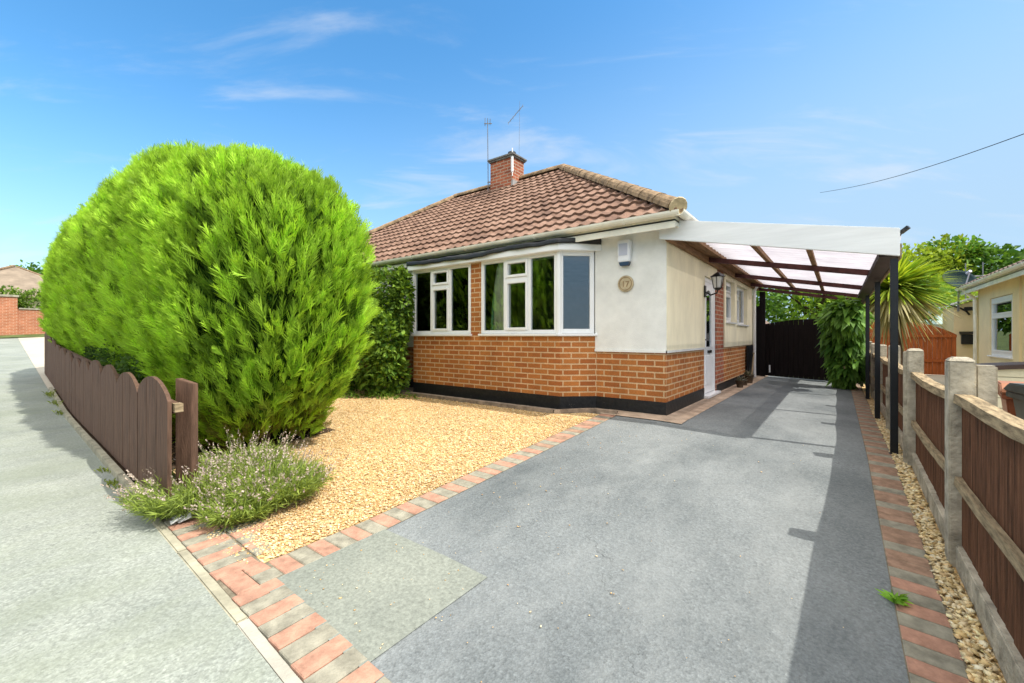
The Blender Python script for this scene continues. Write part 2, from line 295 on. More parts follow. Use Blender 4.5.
# ------------------------------------------------------------------ mesh helpers
def tag(o, label=None, cat=None, group=None, kind=None):
    if label: o['label'] = label
    if cat: o['category'] = cat
    if group: o['group'] = group
    if kind: o['kind'] = kind
    return o
def wloc(o):
    v = Vector((0, 0, 0))
    while o: v += o.location; o = o.parent
    return v
def thing(name, label, cat, loc, group=None):
    o = bpy.data.objects.new(name, None); C.objects.link(o); o.location = loc
    o.empty_display_size = .1
    return tag(o, label, cat, group)
class MB:
    def __init__(s): s.v = []; s.f = []; s.m = []
    def add(s, vs, fs, mi=0):
        k = len(s.v); s.v += [tuple(p) for p in vs]; s.f += [tuple(i+k for i in f) for f in fs]; s.m += [mi]*len(fs)
    def box(s, x0, x1, y0, y1, z0, z1, mi=0):
        s.add([(x0,y0,z0),(x1,y0,z0),(x1,y1,z0),(x0,y1,z0),(x0,y0,z1),(x1,y0,z1),(x1,y1,z1),(x0,y1,z1)],
              [(0,3,2,1),(4,5,6,7),(0,1,5,4),(1,2,6,5),(2,3,7,6),(3,0,4,7)], mi); return s
    def obox(s, o, t, n, a0, a1, b0, b1, z0, z1, mi=0):
        """box in a frame: t along the wall, n outward normal"""
        P = lambda a, b, z: (o[0]+t[0]*a+n[0]*b, o[1]+t[1]*a+n[1]*b, z)
        s.add([P(a0,b0,z0),P(a1,b0,z0),P(a1,b1,z0),P(a0,b1,z0),P(a0,b0,z1),P(a1,b0,z1),P(a1,b1,z1),P(a0,b1,z1)],
              [(0,3,2,1),(4,5,6,7),(0,1,5,4),(1,2,6,5),(2,3,7,6),(3,0,4,7)], mi); return s
    def beam(s, p, q, wd, ht, mi=0):
        p = Vector(p); q = Vector(q); d = (q-p).normalized()
        sd = d.cross(Vector((0,0,1)))
        if sd.length < 1e-4: sd = Vector((1,0,0))
        sd.normalize(); up = sd.cross(d).normalized()
        vs = [c + sd*a*wd/2 + up*b*ht/2 for c in (p, q) for a, b in ((-1,-1),(1,-1),(1,1),(-1,1))]
        s.add(vs, [(0,1,2,3),(7,6,5,4),(0,4,5,1),(1,5,6,2),(2,6,7,3),(3,7,4,0)], mi); return s
    def tube(s, pts, r, n=8, mi=0):
        pts = [Vector(p) for p in pts]; rs = r if isinstance(r, (list, tuple)) else [r]*len(pts)
        rings = []
        for i, p in enumerate(pts):
            d = (pts[min(i+1, len(pts)-1)] - pts[max(i-1, 0)]).normalized()
            a = d.cross(Vector((0,0,1)))
            if a.length < 1e-3: a = Vector((1,0,0))
            a.normalize(); b = d.cross(a)
            rings.append([p + (a*math.cos(2*math.pi*k/n) + b*math.sin(2*math.pi*k/n))*rs[i] for k in range(n)])
        vs = [q for rg in rings for q in rg]; fs = []
        for i in range(len(pts)-1):
            for k in range(n):
                k2 = (k+1) % n; fs.append((i*n+k, i*n+k2, (i+1)*n+k2, (i+1)*n+k))
        fs.append(tuple(range(n))[::-1]); fs.append(tuple((len(pts)-1)*n+k for k in range(n)))
        s.add(vs, fs, mi); return s
    def prism(s, poly, f, mi=0):
        """poly: 2D outline; f(u,v,w) with w in 0/1 gives 3D"""
        n = len(poly); vs = [f(u, v, 0) for u, v in poly] + [f(u, v, 1) for u, v in poly]
        fs = [tuple(range(n)), tuple(range(2*n-1, n-1, -1))] + [(i, i+n, (i+1) % n+n, (i+1) % n) for i in range(n)]
        s.add(vs, fs, mi); return s
    def build(s, name, mats, parent=None, smooth=False, bevel=0, uvt=None, fix=True):
        if not isinstance(mats, (list, tuple)): mats = [mats]
        me = bpy.data.meshes.new(name)
        me.from_pydata(s.v, [], s.f); 
        for m in mats: me.materials.append(m)
        me.polygons.foreach_set('material_index', s.m)
        if fix:
            import bmesh
            bm = bmesh.new(); bm.from_mesh(me); bmesh.ops.recalc_face_normals(bm, faces=bm.faces)
            if bevel: bmesh.ops.bevel(bm, geom=[e for e in bm.edges if e.calc_face_angle(0) > .5], offset=bevel, segments=2, affect='EDGES', clamp_overlap=True)
            bm.to_mesh(me); bm.free()
        uv = me.uv_layers.new(name='UVMap')
        for p in me.polygons:
            n = p.normal
            if abs(n.z) > .7: tx = Vector((1, 0, 0)); ty = Vector((0, 1, 0))
            else: tx = Vector((-n.y, n.x, 0)).normalized(); ty = Vector((0, 0, 1))
            for li in p.loop_indices:
                co = me.vertices[me.loops[li].vertex_index].co
                uv.data[li].uv = (co.dot(tx), co.dot(ty))
        if smooth: me.polygons.foreach_set('use_smooth', [True]*len(me.polygons))
        o = bpy.data.objects.new(name, me); C.objects.link(o)
        if parent:
            off = wloc(parent); me.transform(Matrix.Translation(-off)); o.parent = parent
        me.update(); return o
def npmesh(name, V, F, mat, parent=None, col=None, smooth=False):
    """V (n,3), F (m,4) or (m,3) arrays, optional per-vertex colour"""
    me = bpy.data.meshes.new(name); k = F.shape[1]
    V = V.astype(np.float32)
    if parent: V = V - np.array(wloc(parent), dtype=np.float32)
    me.vertices.add(len(V)); me.vertices.foreach_set('co', V.ravel())
    me.loops.add(F.size); me.loops.foreach_set('vertex_index', F.astype(np.int32).ravel())
    me.polygons.add(len(F)); me.polygons.foreach_set('loop_start', np.arange(0, F.size, k, dtype=np.int32))
    me.polygons.foreach_set('loop_total', np.full(len(F), k, dtype=np.int32))
    if smooth: me.polygons.foreach_set('use_smooth', np.ones(len(F), dtype=bool))
    me.update(calc_edges=True)
    if col is not None:
        a = me.attributes.new('Col', 'FLOAT_COLOR', 'POINT')
        a.data.foreach_set('color', np.concatenate([col, np.ones((len(col), 1))], 1).astype(np.float32).ravel())
    me.materials.append(mat)
    o = bpy.data.objects.new(name, me); C.objects.link(o)
    if parent: o.parent = parent
    return o
def join(parts):
    Vs, Fs, Cs, k = [], [], [], 0
    for V, F, c in parts: Vs.append(V); Fs.append(F+k); Cs.append(c); k += len(V)
    return np.concatenate(Vs), np.concatenate(Fs), np.concatenate(Cs)
def unit(a): return a/np.maximum(np.linalg.norm(a, axis=-1, keepdims=True), 1e-9)
def leaves(P, D, L, W, col, droop=.25, roll=None):
    """n folded leaf blades (2 quads each) at P pointing along D"""
    n = len(P); D = unit(D); r = rng.normal(size=(n, 3)) if roll is None else roll
    A = unit(np.cross(D, r)); U = np.cross(A, D)
    L = np.asarray(L).reshape(-1, 1)*np.ones((n, 1)); W = np.asarray(W).reshape(-1, 1)*np.ones((n, 1))
    b = P; m = P + D*L*.45 + U*W*.12; t = P + D*L + np.array([0, 0, -1.])*L*droop
    l = P + D*L*.42 + A*W*.5 + U*W*.3; rr = P + D*L*.42 - A*W*.5 + U*W*.3
    V = np.stack([b, m, t, l, rr], 1).reshape(-1, 3)
    k = (np.arange(n)*5)[:, None]
    F = np.concatenate([k + np.array([0, 1, 2, 3]), k + np.array([0, 4, 2, 1])], 0)
    return V, F, np.repeat(col, 5, 0)
def lcol(n, a, b, j=.12):
    t = rng.random((n, 1)); c = np.array(a)*(1-t) + np.array(b)*t
    return np.clip(c*(1+rng.normal(size=(n, 1))*j), 0, 1)
def dirs(n):
    return unit(rng.normal(size=(n, 3)))
def crown(clumps, n, L, W, ca, cb, outw=.8, up=.3, shell=.45):
    """leaf blades spread through several ellipsoid clumps [(centre, radii)]"""
    parts = []; vol = np.array([max(r)**2 for c, r in clumps]); vol = vol/vol.sum()
    for (c, r), f in zip(clumps, vol):
        k = max(8, int(n*f)); d = dirs(k); q = (shell + (1-shell)*rng.random((k, 1))**.5)
        q *= 1+.10*np.sin(d[:, :1]*9+c[0]*3)*np.cos(d[:, 1:2]*8+c[1])
        P = np.array(c) + d*np.array(r)*q
        D = d*outw + rng.normal(size=(k, 3))*.5 + np.array([0, 0, up])
        tone = .75+.5*rng.random()
        parts.append(leaves(P, D, L*(.6+.8*rng.random(k)), W*(.6+.8*rng.random(k)), lcol(k, ca, cb)*tone))
    return join(parts)

# ------------------------------------------------------------------ ground
def G(x, y):
    hl = np.interp(y, [-60, 0, 1.6, 5.2, 12, 60], [1.22, 1.22, 1.18, .98, 1.0, 1.0])
    hr = np.interp(y, [-60, 0, 2.3, 3.2, 4.9, 12, 60], [1.30, 1.30, 1.257, 1.20, 1.08, 1.09, 1.09])
    t = min(max((x+1.66)/2.06, 0), 1)
    return float(1.2 - (hl+(hr-hl)*t) + .05*min(max(-9-x, 0), 26))
def Ye(x): return .637 - .042*x           # back edge of the pavement
KX = [-35, -9, -1.66, .4]; KY = [0, 1.6, 2.3, 3.2, 4.9, 5.2, 12]
def lin(a, b, step, knots=()):
    n = max(1, int(round((b-a)/step))); l = [a+(b-a)*i/n for i in range(n+1)] + [k for k in knots if a < k < b]
    l = sorted(l); o = [l[0]]
    for v in l[1:]:
        if v-o[-1] > 1e-4: o.append(v)
    return o
def sheet(name, x0, x1, y0, y1, dz, mat, step=.5, wob=0):
    """ground-hugging sheet; y0,y1 may be functions of x"""
    f0 = y0 if callable(y0) else (lambda x: y0); f1 = y1 if callable(y1) else (lambda x: y1)
    xs = lin(x0, x1, step, KX); b = MB()
    fixed = not callable(y0) and not callable(y1)
    ny = max(1, int(abs(f1(x0)-f0(x0))/step)+1)
    ys0 = lin(y0, y1, step, KY) if fixed else None
    rows = []
    for x in xs:
        ys = ys0 if fixed else [f0(x)+(f1(x)-f0(x))*j/ny for j in range(ny+1)]
        rows.append([(x, y, G(x, y)+dz) for y in ys])
    m = len(rows[0]); vs = [p for r in rows for p in r]
    fs = [(i*m+j, (i+1)*m+j, (i+1)*m+j+1, i*m+j+1) for i in range(len(xs)-1) for j in range(m-1)]
    b.add(vs, fs); o = b.build(name, mat, fix=False); tag(o, kind='structure'); return o
# far land sheet with near grid
xs = sorted(set([-900, -400, -150, -80, -50] + [-35+i for i in range(0, 60)] + [-1.66, .4, 40, 80, 200, 500, 900]))
ys = sorted(set([-900, -300, -100, -40] + [float(i) for i in range(-20, 40)] + KY + [60, 120, 300, 900]))
b = MB(); m_ = len(ys)
def far_up(x, y):
    r = max(0, math.hypot(x, y)-45); return min(r*.02, 1.5)
b.add([(x, y, G(x, y)-.05+far_up(x, y)) for x in xs for y in ys],
      [(i*m_+j, (i+1)*m_+j, (i+1)*m_+j+1, i*m_+j+1) for i in range(len(xs)-1) for j in range(m_-1)])
tag(b.build('ground', M['land'], fix=False), kind='structure')
sheet('pavement', -31, 9, lambda x: -1.9, Ye, 0.0, M['pave'], .5)
sheet('road', -31, 14, -8.2, -2.05, -.03, M['road'], 1)
b = MB()
for i in range(44):
    x = -30+i*.915; b.box(x, x+.905, -2.05, -1.9, G(x, -2)-.15, G(x, -2)+.012)
tag(b.build('road_kerb', M['kerb']), kind='structure')
b = MB()
for i in range(44):
    x = -30+i*.915; b.box(x, x+.905, -8.35, -8.2, G(x, -2)-.15, G(x, -2)+.09)
tag(b.build('far_road_kerb', M['kerb']), kind='structure')
sheet('far_pavement', -31, 14, -10.2, -8.35, .08, M['pave'], 1)
sheet('driveway', -2.2, .22, .9, 12.6, .004, M['drive'], .25)
sheet('concrete_patch', -2.19, -1.37, .90, 1.60, .008, M['patch'], .2)
sheet('side_path', -1.66, -1.40, 5.10, 12.5, .010, M['strip'], .25)
sheet('house_path', -2.40, -1.40, 4.98, 5.27, .014, M['strip'], .25)
sheet('gravel_bed', -9, -2.392, lambda x: Ye(x)+.26 if x > -3.2 else Ye(x)+.35, lambda x: 4.98, .002, M['gravel'], .25)
sheet('planting_bed', -12, -4.7, lambda x: Ye(x)+.04, lambda x: 2.75, .012, M['soil'], .25)
sheet('fence_gravel_strip', .37, .50, .55, 12.6, .0, M['gravel'], .25)
sheet('concrete_apron', -31, -12.1, Ye, lambda x: 5.0, .004, M['apron'], .5)
sheet('neighbour_drive', .6, 3.0, -1.0, 17.4, -.03, M['apron'], .5)
sheet('grass_verge', -33, -30.2, -3, 8, .02, M['land'], .5)
sheet('back_garden', -14, .6, 12.6, 26, -.01, M['land'], 1)

# block paving borders: individual blocks with sanded joints
def blocks(name, items, base=None):
    b = MB()
    for (x0, x1, y0, y1, mi) in items:
        z = G((x0+x1)/2, (y0+y1)/2) + .009 + random.uniform(-.0015, .0015)
        g = .0025; tl = random.uniform(-.002, .002)
        zz = [G(x, y)+.010+random.uniform(-.0008, .0008) for x, y in ((x0, y0), (x1, y0), (x1, y1), (x0, y1))]
        c = .004
        top = [(x0+g+c, y0+g+c, zz[0]), (x1-g-c, y0+g+c, zz[1]), (x1-g-c, y1-g-c, zz[2]), (x0+g+c, y1-g-c, zz[3])]
        mid = [(x0+g, y0+g, zz[0]-c), (x1-g, y0+g, zz[1]-c), (x1-g, y1-g, zz[2]-c), (x0+g, y1-g, zz[3]-c)]
        bot = [(x, y, q-.04) for x, y, q in mid]
        b.add(bot+mid+top, [(0,1,5,4),(1,2,6,5),(2,3,7,6),(3,0,4,7),(4,5,9,8),(5,6,10,9),(6,7,11,10),(7,4,8,11),(8,9,10,11)], mi)
    return tag(b.build(name, [M['block_r'], M['block_g'], M['block_n']], fix=False), kind='structure')
it = []
x = -2.2; k = 0
while x < .22:                                     # soldier course across the drive mouth
    y0 = Ye(x+.05)+.047
    it.append((x, x+.1, y0, y0+.2, k % 2)); x += .102; k += 1
x = -2.42; k = 0
while x > -3.35:                                   # continues past the gravel corner
    y0 = Ye(x-.05)+.047
    it.append((x-.1, x, y0, y0+(.2 if k > 1 else .2), k % 2)); x -= .102; k += 1
it.append((-2.42, -2.2, .80, .90, 0)); it.append((-2.42, -2.31, .90, 1.0, 0)); it.append((-2.31, -2.2, .90, 1.01, 1))
x = -2.5
for k in range(7):                                 # second short row fading under the gravel
    it.append((x-.1, x, Ye(x)+.258, Ye(x)+.258+(.1 if k < 3 else .2), (k+1) % 2)); x -= .102
blocks('front_block_paving', it)
it = []; y = 1.01; k = 0
while y < 5.0:
    far = y > 3.2
    it.append((-2.385, -2.185, y, y+.1, 2 if far and k % 3 == 0 else k % 2)); y += .102; k += 1
blocks('left_block_edging', it)
it = []; y = .72; k = 0
while y < 12.5:
    mi = k % 2 if y < 2.9 else (2 if (k % 3) else 1)
    it.append((.205, .385, y, y+.1, mi)); y += .102; k += 1
blocks('right_block_edging', it)
sheet('paving_joint_sand', -3.5, .38, lambda x: Ye(x)+.05, lambda x: Ye(x)+.47 if x < -2.45 else Ye(x)+.258, .0005, M['joint'], .1)
sheet('edging_joint_sand', -2.39, -2.18, .9, 5.0, .0062, M['joint'], .25)
sheet('right_joint_sand', .203, .388, .7, 12.55, .0062, M['joint'], .25)
# concrete edging along the back of the pavement
b = MB(); b2 = MB(); x = -12
i = 0
while x < 8:
    L = .91 if x < -1.9 else 1.8
    up = .05+.012*random.random() if x+L < -3.4 else .006
    t = 0
    for (bb, s_) in ((b if x < -2.3 else b2, 1),):
        y = Ye(x); y2 = Ye(x+L-.006)
        z0 = G(x, y); z1 = G(x+L, y2)
        bb.add([(x, y, z0-.1), (x+L-.006, y2, z1-.1), (x+L-.006, y2+.05, z1-.1), (x, y+.05, z0-.1),
                (x, y, z0+up), (x+L-.006, y2, z1+up), (x+L-.006, y2+.05, z1+up), (x, y+.05, z0+up)],
               [(0,3,2,1),(4,5,6,7),(0,1,5,4),(1,2,6,5),(2,3,7,6),(3,0,4,7)])
    x += L
tag(b.build('garden_kerb', M['kerb'], bevel=.006), kind='structure')
tag(b2.build('driveway_kerb', M['kerbnew'], bevel=.004), kind='structure')
# raised edging strip following the bay
b = MB()
pl = [(-7.5, 4.72), (-6.0, 4.72), (-2.93, 4.74), (-2.55, 5.05), (-2.2, 5.06)]
for p, q in zip(pl[:-1], pl[1:]):
    b.beam((p[0], p[1], G(*p)+.02), (q[0], q[1], G(*q)+.02), .06, .06)
tag(b.build('bay_edging', M['strippath']), kind='structure')
sheet('bay_margin', -7.5, -2.2, lambda x: 4.75 if x < -2.93 else min(5.07, 4.75+(x+2.93)*.82), lambda x: 5.3, .012, M['strippath'], .12)

# loose stones (uncountable) on both gravel areas
def pebbles(name, pts, rad, cols, label):
    n = len(pts)
    base = np.array([(1,0,0),(0,1,0),(-1,0,0),(0,-1,0),(0,0,.55),(0,0,-.5),(.62,.62,.38),(-.62,.62,.38),(-.62,-.62,.38),(.62,-.62,.38)])
    tri = np.array([(0,6,4),(6,1,4),(1,7,4),(7,2,4),(2,8,4),(8,3,4),(3,9,4),(9,0,4),(0,5,1),(1,5,2),(2,5,3),(3,5,0),(0,1,6),(1,2,7),(2,3,8),(3,0,9)])
    a = rng.random(n)*6.283; ca, sa = np.cos(a), np.sin(a)
    sc = rad*(.55+1.0*rng.random((n, 1))**2.2)
    st = np.stack([1+.4*rng.random(n), .7+.3*rng.random(n), .7+.5*rng.random(n)], 1)
    V = base[None]*st[:, None]*sc[:, None]*(1+.18*rng.normal(size=(n, 10, 1)))
    tl = rng.normal(size=(n, 1))*.3
    X = V[:, :, 0]*ca[:, None]-V[:, :, 1]*sa[:, None]; Y = V[:, :, 0]*sa[:, None]+V[:, :, 1]*ca[:, None]; Z = V[:, :, 2]+X*tl
    V = np.stack([X, Y, Z], 2) + pts[:, None]
    F = (tri[None]+(np.arange(n)*10)[:, None, None]).reshape(-1, 3)
    t = rng.random(n); cc = np.stack([np.interp(t, np.linspace(0, 1, len(cols)), [c[j] for c in cols]) for j in range(3)], 1)
    cc *= (1+.15*rng.normal(size=(n, 1)))*(1+.10*np.sin(pts[:, 0:1]*2.1+np.sin(pts[:, 1:2]*3))*np.cos(pts[:, 1:2]*2.7+pts[:, 0:1]))
    o = npmesh(name, V.reshape(-1, 3), F, M['petal'], col=np.repeat(np.clip(cc, 0, 1), 10, 0))
    return tag(o, label, 'gravel', kind='stuff')
n = 38000
px_ = -2.398-rng.random(n)**1.4*4.2; py_ = 1.0+rng.random(n)**1.3*3.7
px_ = np.clip(px_, -8, -2.40)
keep = py_ > np.array([Ye(x)+ (.30 if x > -3.1 else .4) for x in px_])
# stones strewn over the block corner
k2 = 400; qx = -2.45-rng.random(k2)*.8; qy = np.array([Ye(x) for x in qx])+.16+rng.random(k2)*.3
px_ = np.concatenate([px_[keep], qx]); py_ = np.concatenate([py_[keep], qy])
pts = np.array([(x, y, G(x, y)+.009) for x, y in zip(px_, py_)])
GC = [(.46, .28, .11), (.68, .45, .19), (.76, .55, .28), (.64, .40, .20), (.86, .72, .48), (.78, .58, .30)]
pebbles('golden_gravel', pts, .0066, GC, 'golden gravel stones spread over the front garden bed')
n = 5200; py_ = .6+rng.random(n)**1.6*8; px_ = .385+rng.random(n)*.085
pts = np.array([(x, y, G(x, y)+.006+.008*rng.random()) for x, y in zip(px_, py_)])
pebbles('cream_gravel', pts, .0125, [(.50, .34, .14), (.74, .58, .30), (.84, .72, .46), (.64, .45, .22), (.88, .82, .62)], 'cream chippings in the narrow strip along the fence foot')
n = 420; px_ = -2.1+rng.random(n)*2.2; py_ = 1+rng.random(n)**1.5*4
m2 = rng.random(n) < np.clip(1.2-(px_+2.1)*.8, .12, 1); px_, py_ = px_[m2], py_[m2]
pts = np.array([(x, y, G(x, y)+.010) for x, y in zip(px_, py_)])
pebbles('stray_gravel', pts, .004, GC, 'stray gravel stones scattered on the grey driveway')

# ------------------------------------------------------------------ main bungalow
H = thing('bungalow', 'semi-detached brick and cream bungalow with bay window and brown hipped tile roof', 'house', (-6.6, 5.27, .2))
XR, XL, YF, YB = -1.662, -11.55, 5.27, 11.8
ZP, ZB, ZS, Z0 = .39, .993, 2.51, .12
YA = 4.94                                             # bay face
# plinth
b = MB()
b.box(XL, -6.3, YF, YF+.2, Z0, ZP); b.box(-2.59, XR, YF, YF+.2, Z0, ZP)
b.box(XR-.2, XR, YF+.2, 7.14, Z0, ZP-.001); b.box(XR-.2, XR, 8.0, YB, Z0, ZP-.03)
bay = [(-6.3, YF), (-5.95, YA), (-2.96, YA), (-2.59, YF)]
b.prism(bay, lambda u, v, w_: (u, v, Z0 if w_ == 0 else ZP+.001))
b.build('plinth', M['black'], H)
# lower brickwork
b = MB()
b.box(-2.59, XR-.004, YF+.004, YF+.2, ZP, ZB)
b.box(XR-.2, XR-.004, YF+.2, 7.14, ZP, ZB-.002)
rear = MB(); rear.box(XR-.2, XR-.004, 8.57, YB-.9, ZP-.03, ZB); rear.box(XR-.2, XR-.03, YB-.9, YB, ZP-.03, ZB); rear.build('brick_wall', M['brick'], H)
s2 = [(u+(.004 if i in (1,) else 0), v+.004) for i, (u, v) in enumerate(bay)]
b.prism(s2, lambda u, v, w_: (u, v, ZP if w_ == 0 else 1.20))
b.build('brick_wall', M['brick'], H)
b = MB(); b.box(XL, -6.3, YF+.004, YF+.2, ZP, ZB); b.build('brick_wall', M['brick'], H)
b = MB(); b.box(-4.575, -4.365, YA+.006, YA+.2, 1.20, 2.34); b.build('brick_pier', M['brick'], H)
b = MB(); b.box(XR-.2, XR-.004, 7.97, 8.57, ZP-.2, ZS); b.box(XR-.2, XR-.05, 7.14, 7.17, .2, ZS)
b.build('door_pier', M['brick2'], H)
# rendered walls
b = MB()
b.box(-2.60, XR+.006, YF-.012, YF+.22, ZB, ZS); b.box(XL, -6.29, YF-.012, YF+.2, ZB, ZS)
b.box(-6.29, -2.60, YF, YF+.2, 2.36, ZS)
b.build('front_render', M['stucco'], H)
b = MB()
def side(y0, y1, z0, z1): b.box(XR-.2, XR+.012, y0, y1, z0, z1)
side(YF-.0, 7.13, ZB+.001, ZS); side(7.13, 7.97, 2.14, ZS)
side(8.58, 8.72, ZB, ZS); side(8.72, 9.55, ZB, 1.46); side(8.72, 9.55, 2.26, ZS); side(9.55, 9.78, ZB, ZS)
side(9.78, 11.05, ZB, 1.44); side(9.78, 11.05, 2.26, ZS); side(11.05, YB, ZB, ZS)
b.build('side_render', M['stucco_side'], H)
# drip bead at bottom of the render
b = MB(); b.box(-2.60, XR+.022, YF-.026, YF-.010, ZB+.0, ZB+.03); b.box(XR+.006, XR+.024, YF-.026, 7.13, ZB, ZB+.03)
b.build('render_bead', M['stucco'], H)
# back, left and inner walls
b = MB(); b.box(XL, XR-.2, YB-.2, YB, .1, ZS); b.box(XL, XL+.2, YF+.2, YB-.2, .1, ZS)
b.build('rear_wall', M['stucco'], H)
b = MB(); b.box(XL+.2, XR-.22, 8.9, 9.0, .1, ZS-.01); b.box(XL+.2, XR-.22, YF+.2, 8.9, .40, .45); b.box(-6.75, -6.6, YF+.3, 8.9, .45, ZS-.01)
b.box(-5.9, -3.02, YA+.2, YF+.2, 1.10, 1.195); b.box(XL+.2, XR-.22, YF+.22, YB-.2, ZS-.05, ZS-.01)
b.build('room_partition', M['room'], H)
# eaves: soffit, fascia, gutter
OV = 4.92
b = MB(); b.box(-12.0, -1.47, OV+.06, YF+.01, ZS, ZS+.02); b.box(XR-.1, -1.47, YF+.01, 11.98, ZS, ZS+.02)
b.build('soffit', M['white'], H)
b = MB(); b.box(-12.0, -1.47, OV+.06, OV+.082, ZS-.075, ZS+.07); b.box(-1.492, -1.47, OV+.082, 12.0, ZS-.05, ZS+.07)
b.build('fascia', M['gutter'], H)
def gutter(p, q, r=.056):
    p = Vector(p); q = Vector(q); d = (q-p).normalized(); s_ = d.cross(Vector((0, 0, 1))); b = MB()
    prof = [(math.cos(a)*r, math.sin(a)*r*1.05) for a in [math.pi+i*math.pi/8 for i in range(9)]]
    prof += [(math.cos(a)*(r-.006), math.sin(a)*(r-.006)) for a in [2*math.pi-i*math.pi/8 for i in range(9)]]
    b.prism(prof, lambda u, v, w_: (p if w_ == 0 else q) + s_*u + Vector((0, 0, v)))
    L = (q-p).length; t = .9
    while t < L:
        c = p+d*t; pr = [(u*1.1, v*1.1) for u, v in prof[:9]] + [(u, v) for u, v in prof[:9]][::-1]
        b.prism(pr, lambda u, v, w_: c + d*(w_-.5)*.03 + s_*u + Vector((0, 0, v-.001))); t += 1.3
    return b
g = gutter((-12.05, OV, 2.60), (-1.40, OV, 2.60)); g2 = gutter((-1.40, OV-.03, 2.598), (-1.40, 12.0, 2.598))
g.add(g2.v, g2.f); g.build('gutter', M['gutter'], H)
# tiled roof
XE0, XE1, YE0, YE1, ZE, RUN, ZR = -11.95, -1.42, 4.92, 12.02, 2.585, 3.55, 5.0
def tiles(P0, T, Uh, ln, run, rise, lo, hi, mat, name, parent, per=.172, course=.285, amp=.021):
    """P0 eave start, T along eave, Uh horizontal inward, lo/hi hip cut-ins per unit run"""
    sl = math.hypot(run, rise); n = int(round(sl/course)); nu = int(ln/per*8)
    P0 = Vector(P0); T = Vector(T); U = Vector(Uh); Zv = Vector((0, 0, 1)); nrm = (Zv*run - U*rise).normalized()
    nrm = (Zv*run/sl - U*rise/sl)
    b = MB(); us = [ln*i/nu for i in range(nu+1)]
    def prof(u):
        ph = (u/per) % 1.0
        return amp*(math.sin(math.pi*min(ph/.55, 1)) if ph < .55 else -.18*math.sin(math.pi*(ph-.55)/.45))
    for k in range(n):
        s0, s1 = k/n, (k+1)/n
        if k == n-1: s1 = 1
        e0, e1 = s0*run*lo, ln - s0*run*hi
        g0, g1 = s1*run*lo, ln - s1*run*hi
        if e1-e0 < .05: break
        jit = random.uniform(-.004, .004)
        A, B_, D_ = [], [], []
        for u in us:
            ua = min(max(u, e0), e1); ub = min(max(u, g0), max(g1, g0))
            pa = P0+T*ua+U*(run*s0)+Zv*(rise*s0); pb = P0+T*ub+U*(run*s1)+Zv*(rise*s1)
            tl = random.uniform(-.0015, .0015)
            A.append(pa-(U*run+Zv*rise)/sl*.02 + nrm*(prof(u)+.040+jit+tl)); B_.append(pb+nrm*(prof(u)+.004)); D_.append(pa-(U*run+Zv*rise)/sl*.02+nrm*(prof(u)*.9+.002))
        m = len(us); fs = []
        for i in range(m-1):
            if (A[i]-A[i+1]).length < 1e-5 and (B_[i]-B_[i+1]).length < 1e-5: continue
            fs += [(i, i+1, m+i+1, m+i), (2*m+i, 2*m+i+1, i+1, i)]
        b.add(A+B_+D_, fs)
    return b.build(name, mat, parent, fix=False)
# tile material with tile-to-tile tone
def tilemat(name, c0, c1, c2):
    m, t = new_mat(name)
    uv = N(t, 'ShaderNodeTexCoord').outputs['Object']
    ms = N(t, 'ShaderNodeVectorMath', {0: uv, 1: (5.81, 4.2, 4.2)}, operation='MULTIPLY')
    fl = N(t, 'ShaderNodeVectorMath', {0: ms.outputs[0]}, operation='FLOOR')
    wn_ = N(t, 'ShaderNodeTexWhiteNoise', {'Vector': fl.outputs[0]}, noise_dimensions='3D')
    n1 = N(t, 'ShaderNodeTexNoise', {'Vector': uv, 'Scale': 1.7, 'Detail': 7.0, 'Roughness': .65})
    n2 = N(t, 'ShaderNodeTexNoise', {'Vector': uv, 'Scale': 45.0, 'Detail': 4.0})
    a = N(t, 'ShaderNodeMath', {0: wn_.outputs[0], 1: .35, 2: n1.outputs['Fac']}, operation='MULTIPLY_ADD')
    c = ramp(t, a.outputs[0], [(.4, c0), (.65, c1), (.9, c2)])
    f = N(t, 'ShaderNodeMapRange', {0: n2.outputs['Fac'], 1: .3, 2: .7, 3: .8, 4: 1.2})
    cc = N(t, 'ShaderNodeVectorMath', {0: c, 'Scale': f.outputs[0]}, operation='SCALE')
    bp = N(t, 'ShaderNodeBump', {'Height': n2.outputs['Fac'], 'Strength': .4, 'Distance': .006})
    p = N(t, 'ShaderNodeBsdfPrincipled', {'Base Color': cc.outputs[0], 'Roughness': .82, 'Specular IOR Level': .2, 'Normal': bp.outputs[0]})
    N(t, 'ShaderNodeOutputMaterial', {'Surface': p.outputs[0]})
    return m
M['tile'] = tilemat('roof_tile', (.125, .073, .053), (.20, .118, .083), (.27, .17, .125))
RS = ZR-ZE
rf = tiles((XE0, YE0, ZE), (1, 0, 0), (0, 1, 0), XE1-XE0, RUN, RS, 1, 1, M['tile'], 'roof', H)
tiles((XE1, YE0, ZE), (0, 1, 0), (-1, 0, 0), YE1-YE0, RUN, RS, 1, 1, M['tile'], 'roof_side', H)
tiles((XE1, YE1, ZE), (-1, 0, 0), (0, -1, 0), XE1-XE0, RUN, RS, 1, 1, M['tile'], 'roof_back', H, per=.38)
tiles((XE0, YE1, ZE), (0, -1, 0), (1, 0, 0), YE1-YE0, RUN, RS, 1, 1, M['tile'], 'roof_side', H, per=.38)
